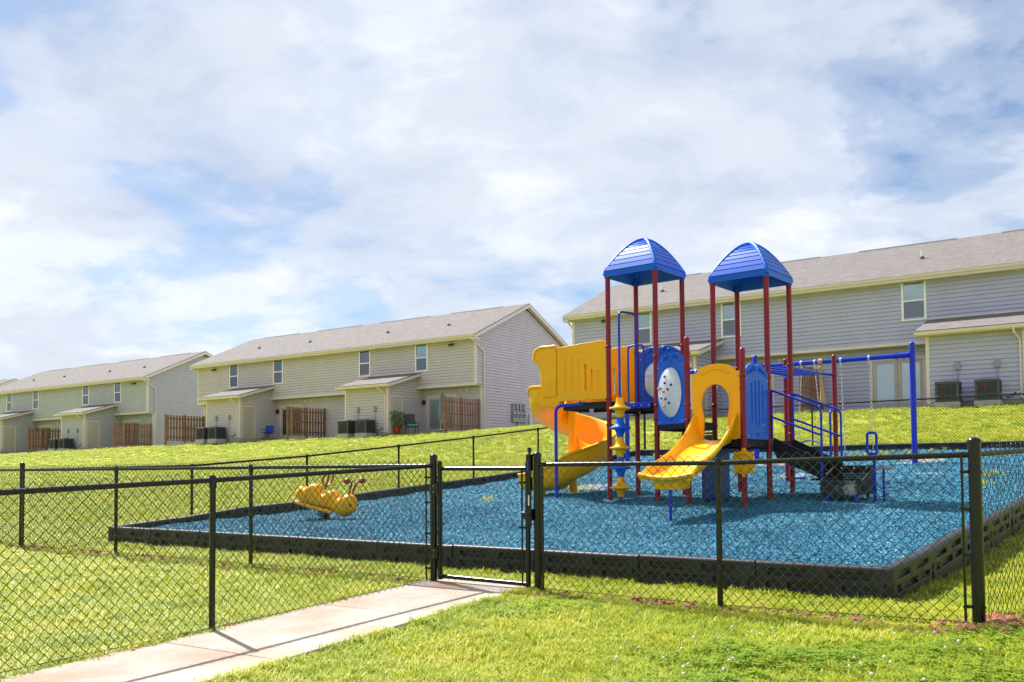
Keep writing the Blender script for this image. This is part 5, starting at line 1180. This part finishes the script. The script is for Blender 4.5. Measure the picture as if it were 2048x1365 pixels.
# ------------------------------------------------------------------ spring rider
def rider():
    x, y = -3.25, 15.55; z = float(mulch_z(x, y)) - .02
    t = thing('spring_rider', 'yellow bug shaped spring rider with red handle and antennae', 'spring rider', (x, y, z), R_(-24))
    pts = []
    for k in range(46): a = k * .8; pts.append((.085 * math.cos(a), .085 * math.sin(a), -.02 + .22 * k / 45))
    MB().tube(pts, .013, 6).build('spring', black_f, t, 60); MB().lathe([(.13, -.1), (.13, .02), (.06, .03)], 14).build('spring_base', black_f, t, 40)
    b = MB(); rs = []                                       # body: nose to the right (+x), tilted down in front
    N_ = 40
    for i in range(N_ + 1):
        s = -.50 + 1.06 * i / N_; u = i / N_
        top = .13 + .0 * s
        top += .135 * math.exp(-((s + .20) / .10) ** 4) + .10 * math.exp(-((s - .12) / .08) ** 4) + .05 * math.exp(-((s + .40) / .07) ** 2) + .10 * math.exp(-((s - .42) / .11) ** 4)
        wd = .125 + .02 * math.exp(-((s - .40) / .12) ** 2); e = min(1, math.sqrt(max(0.0, min((s + .5) / .10, (.56 - s) / .13)))) if True else 1
        e = max(e, .05); lo = -.10 - .06 * math.exp(-((s - .40) / .13) ** 2) + .03 * (s < -.3)
        c = (top + lo) / 2; hh = (top - lo) / 2 * e; ww = wd * e
        rs.append([(s, ww * math.copysign(abs(math.cos(2 * math.pi * k / 20)) ** .75, math.cos(2 * math.pi * k / 20)), c + hh * math.copysign(abs(math.sin(2 * math.pi * k / 20)) ** .8, math.sin(2 * math.pi * k / 20))) for k in range(20)])
    tilt = Matrix.Rotation(R_(14), 3, 'Y'); up = Vector((0, 0, .33)); t.scale = (1.22, 1.12, 1.0)
    def T(p): return tilt @ Vector(p) + up
    rs = [[T(p) for p in r] for r in rs]; bo = MB().rings(rs).build('body', yellow, t, 60)
    for sy in (-1, 1): MB().tube([T((-.40, sy * .135, -.10)), T((-.1, sy * .14, -.12)), T((.25, sy * .14, -.12))], .032, 8).build('foot_rail', yellow, t, 60)
    MB().tube([T((-.03 + .0, .13 * math.cos(a), .40 + .13 * math.sin(a))) for a in np.linspace(0, 6.28, 21)[:-1]], .013, 6, True).tube([T((-.03, 0, .2)), T((-.03, 0, .53))], .014, 6).build('handle', red_c, t, 60)
    for sy in (-1, 1):
        an = MB().tube(fillet([T((.40, sy * .05, .1)), T((.41, sy * .05, .44)), T((.41, sy * .17, .46))], .07), .014, 8).build('antenna', red_c, t, 60)
        MB().sphere(T((.41, sy * .20, .465)), .052, 12, 8).build('antenna_ball', red_c, t, 80)
        MB().sphere(T((.50, sy * .095, .07)), .022, 8, 6).build('eye', mat('eye_dark', (.01, .02, .06), .3), t, 80)
rider()
# ------------------------------------------------------------------ small ground things
def clods():
    clay = mat('red_clay', (.30, .12, .065), .95, var=.4, vscale=25, bump=.6, bscale=60); mb = MB(); rr = random.Random(11)
    def clod(x, y, r):
        bm = bmesh.new(); bmesh.ops.create_icosphere(bm, subdivisions=1, radius=r)
        zz = float(ground(x, y)) + r * .35; a = rr.uniform(0, 6)
        vs = [(x + (v.co.x * math.cos(a) - v.co.y * math.sin(a)) * rr.uniform(.7, 1.3), y + v.co.y * rr.uniform(.7, 1.3), zz + v.co.z * rr.uniform(.45, .8)) for v in bm.verts]
        fs = [tuple(v.index for v in f.verts) for f in bm.faces]; bm.free(); mb.add(vs, fs)
    e = np.array((.814, -.581)); n = np.array((.581, .814))
    for (p0, p1, cnt, spread) in ((FGR, FR, 420, .12), (FL, FGL, 420, .12)):
        for k in range(cnt):
            t = rr.random(); t = t if rr.random() < .5 else min(1, max(0, rr.choice((.02, .49, .5, .97, .75, .3)) + rr.gauss(0, .04)))
            p = np.array(lerp(p0, p1, t)) + n * rr.gauss(.02, spread * .6); clod(p[0], p[1], abs(rr.gauss(.012, .014)) + .006)
    for k in range(200): p = np.array(FR) + np.array((rr.gauss(.12, .16), rr.gauss(.05, .14))); clod(p[0], p[1], abs(rr.gauss(.028, .02)) + .010)
    for k in range(60): p = np.array((-1.55, 11.0)) + n * rr.gauss(-.2, .06) + e * rr.gauss(0, .07) + n * -.3; clod(p[0], p[1], abs(rr.gauss(.03, .012)) + .01)
    for c in ((-2.30, 7.42), (-2.75, 6.66), (-2.98, 6.32)):
        for k in range(18): clod(c[0] + rr.gauss(0, .05), c[1] + rr.gauss(0, .05), abs(rr.gauss(.022, .012)) + .008)
    tag(mb.build('clay_clods', clay), 'crumbled red clay lying along the fence line', 'soil', kind='stuff')
    st = mat('grey_gravel', (.42, .42, .43), .85, var=.35, vscale=30); mb = MB(); 
    for k in range(110):
        t = rr.gauss(0, .16); c = np.array((-2.47, 7.20)) + np.array((.59, .81)) * t - np.array((.81, -.59)) * abs(rr.gauss(.02, .03)) if k < 70 else np.array((-3.2, 6.0)) + np.array((.55, .83)) * rr.gauss(0, .1); clod(c[0], c[1], abs(rr.gauss(.012, .006)) + .005)
    tag(mb.build('gravel', st), 'grey gravel spilled beside the walkway fence post', 'gravel', kind='stuff')
    w = mat('clover_white', (.72, .70, .60), .8); mb = MB()
    for k in range(90):
        x = rr.uniform(.6, 3.9); y = rr.uniform(4.4, 6.6)
        if rr.random() > math.exp(-((x - 2.0) ** 2 / 2.4)): continue
        z = float(ground(x, y)) + rr.uniform(.05, .08); mb.sphere((x, y, z), rr.uniform(.007, .012), 6, 4)
    tag(mb.build('clover_flowers', w), 'white clover flowers dotted in the right foreground lawn', 'flowers', kind='stuff')
clods()
def clover():
    m = leafy_mat('clover_leaf', [(.3, (.15, .27, .015)), (.7, (.27, .39, .02))], 3); rr = random.Random(4)
    def leaf(seed):
        r = random.Random(seed); mb = MB()
        for j in range(5):
            a0 = r.uniform(0, 6); x, y, z = r.gauss(0, .03), r.gauss(0, .03), r.uniform(.03, .07)
            for k in range(3):
                a = a0 + k * 2.09; mb.add([(x, y, z)] + [(x + .022 * math.cos(a + d) * l, y + .022 * math.sin(a + d) * l, z + .004 * l) for d, l in ((-.5, .7), (-.3, 1), (.3, 1), (.5, .7))], [(0, 1, 2, 3, 4)])
        return mb
    P = []
    for cx, cy, sx, sy, n in ((1.75, 5.75, .5, .22, 420), (.95, 5.1, .35, .2, 260), (3.3, 5.75, .5, .25, 320), (2.6, 5.0, .4, .15, 180), (.3, 7.6, .35, .2, 160), (-1.2, 7.9, .2, .4, 120)):
        for k in range(n):
            x, y = rr.gauss(cx, sx), rr.gauss(cy, sy)
            if bool(on_lawn(np.array(x), np.array(y))): P.append((x, y, float(ground(x, y)) + float(lump(x, y))))
    P = np.array(P); rot = np.stack([np.zeros(len(P)), np.zeros(len(P)), RNG.uniform(0, 6.28, len(P))], 1)
    scatter('clover', 'dark green clover patches in the foreground lawn', P, rot, RNG.uniform(.7, 1.2, len(P)), [leaf(s) for s in range(4)], m, 'clover')
    # weeds coming up through the mulch
    P = []
    for cx, cy, sx, sy, n in ((6.0, 16.0, .10, .1, 16), (8.2, 15.6, .2, .12, 10), (8.9, 17.0, .2, .15, 12), (7.2, 22.9, .8, .3, 60), (9.5, 22.4, .9, .4, 60), (4.8, 26.2, .5, .4, 30), (-.5, 17.5, .1, .1, 8), (1.3, 18.6, .2, .2, 14)):
        for k in range(n): x, y = rr.gauss(cx, sx), rr.gauss(cy, sy); P.append((x, y, float(mulch_z(x, y))))
    P = np.array(P); k = inside(P[:, 0], P[:, 1], QUAD, -.15); P = P[k]; rot = np.stack([np.zeros(len(P)), np.zeros(len(P)), RNG.uniform(0, 6.28, len(P))], 1)
    scatter('weeds', 'small green weeds growing through the blue mulch', P, rot, RNG.uniform(.7, 1.6, len(P)), [grass_clump(12, .07, .05, 40 + s, .004) for s in range(3)], GRASS, 'weeds')
clover()
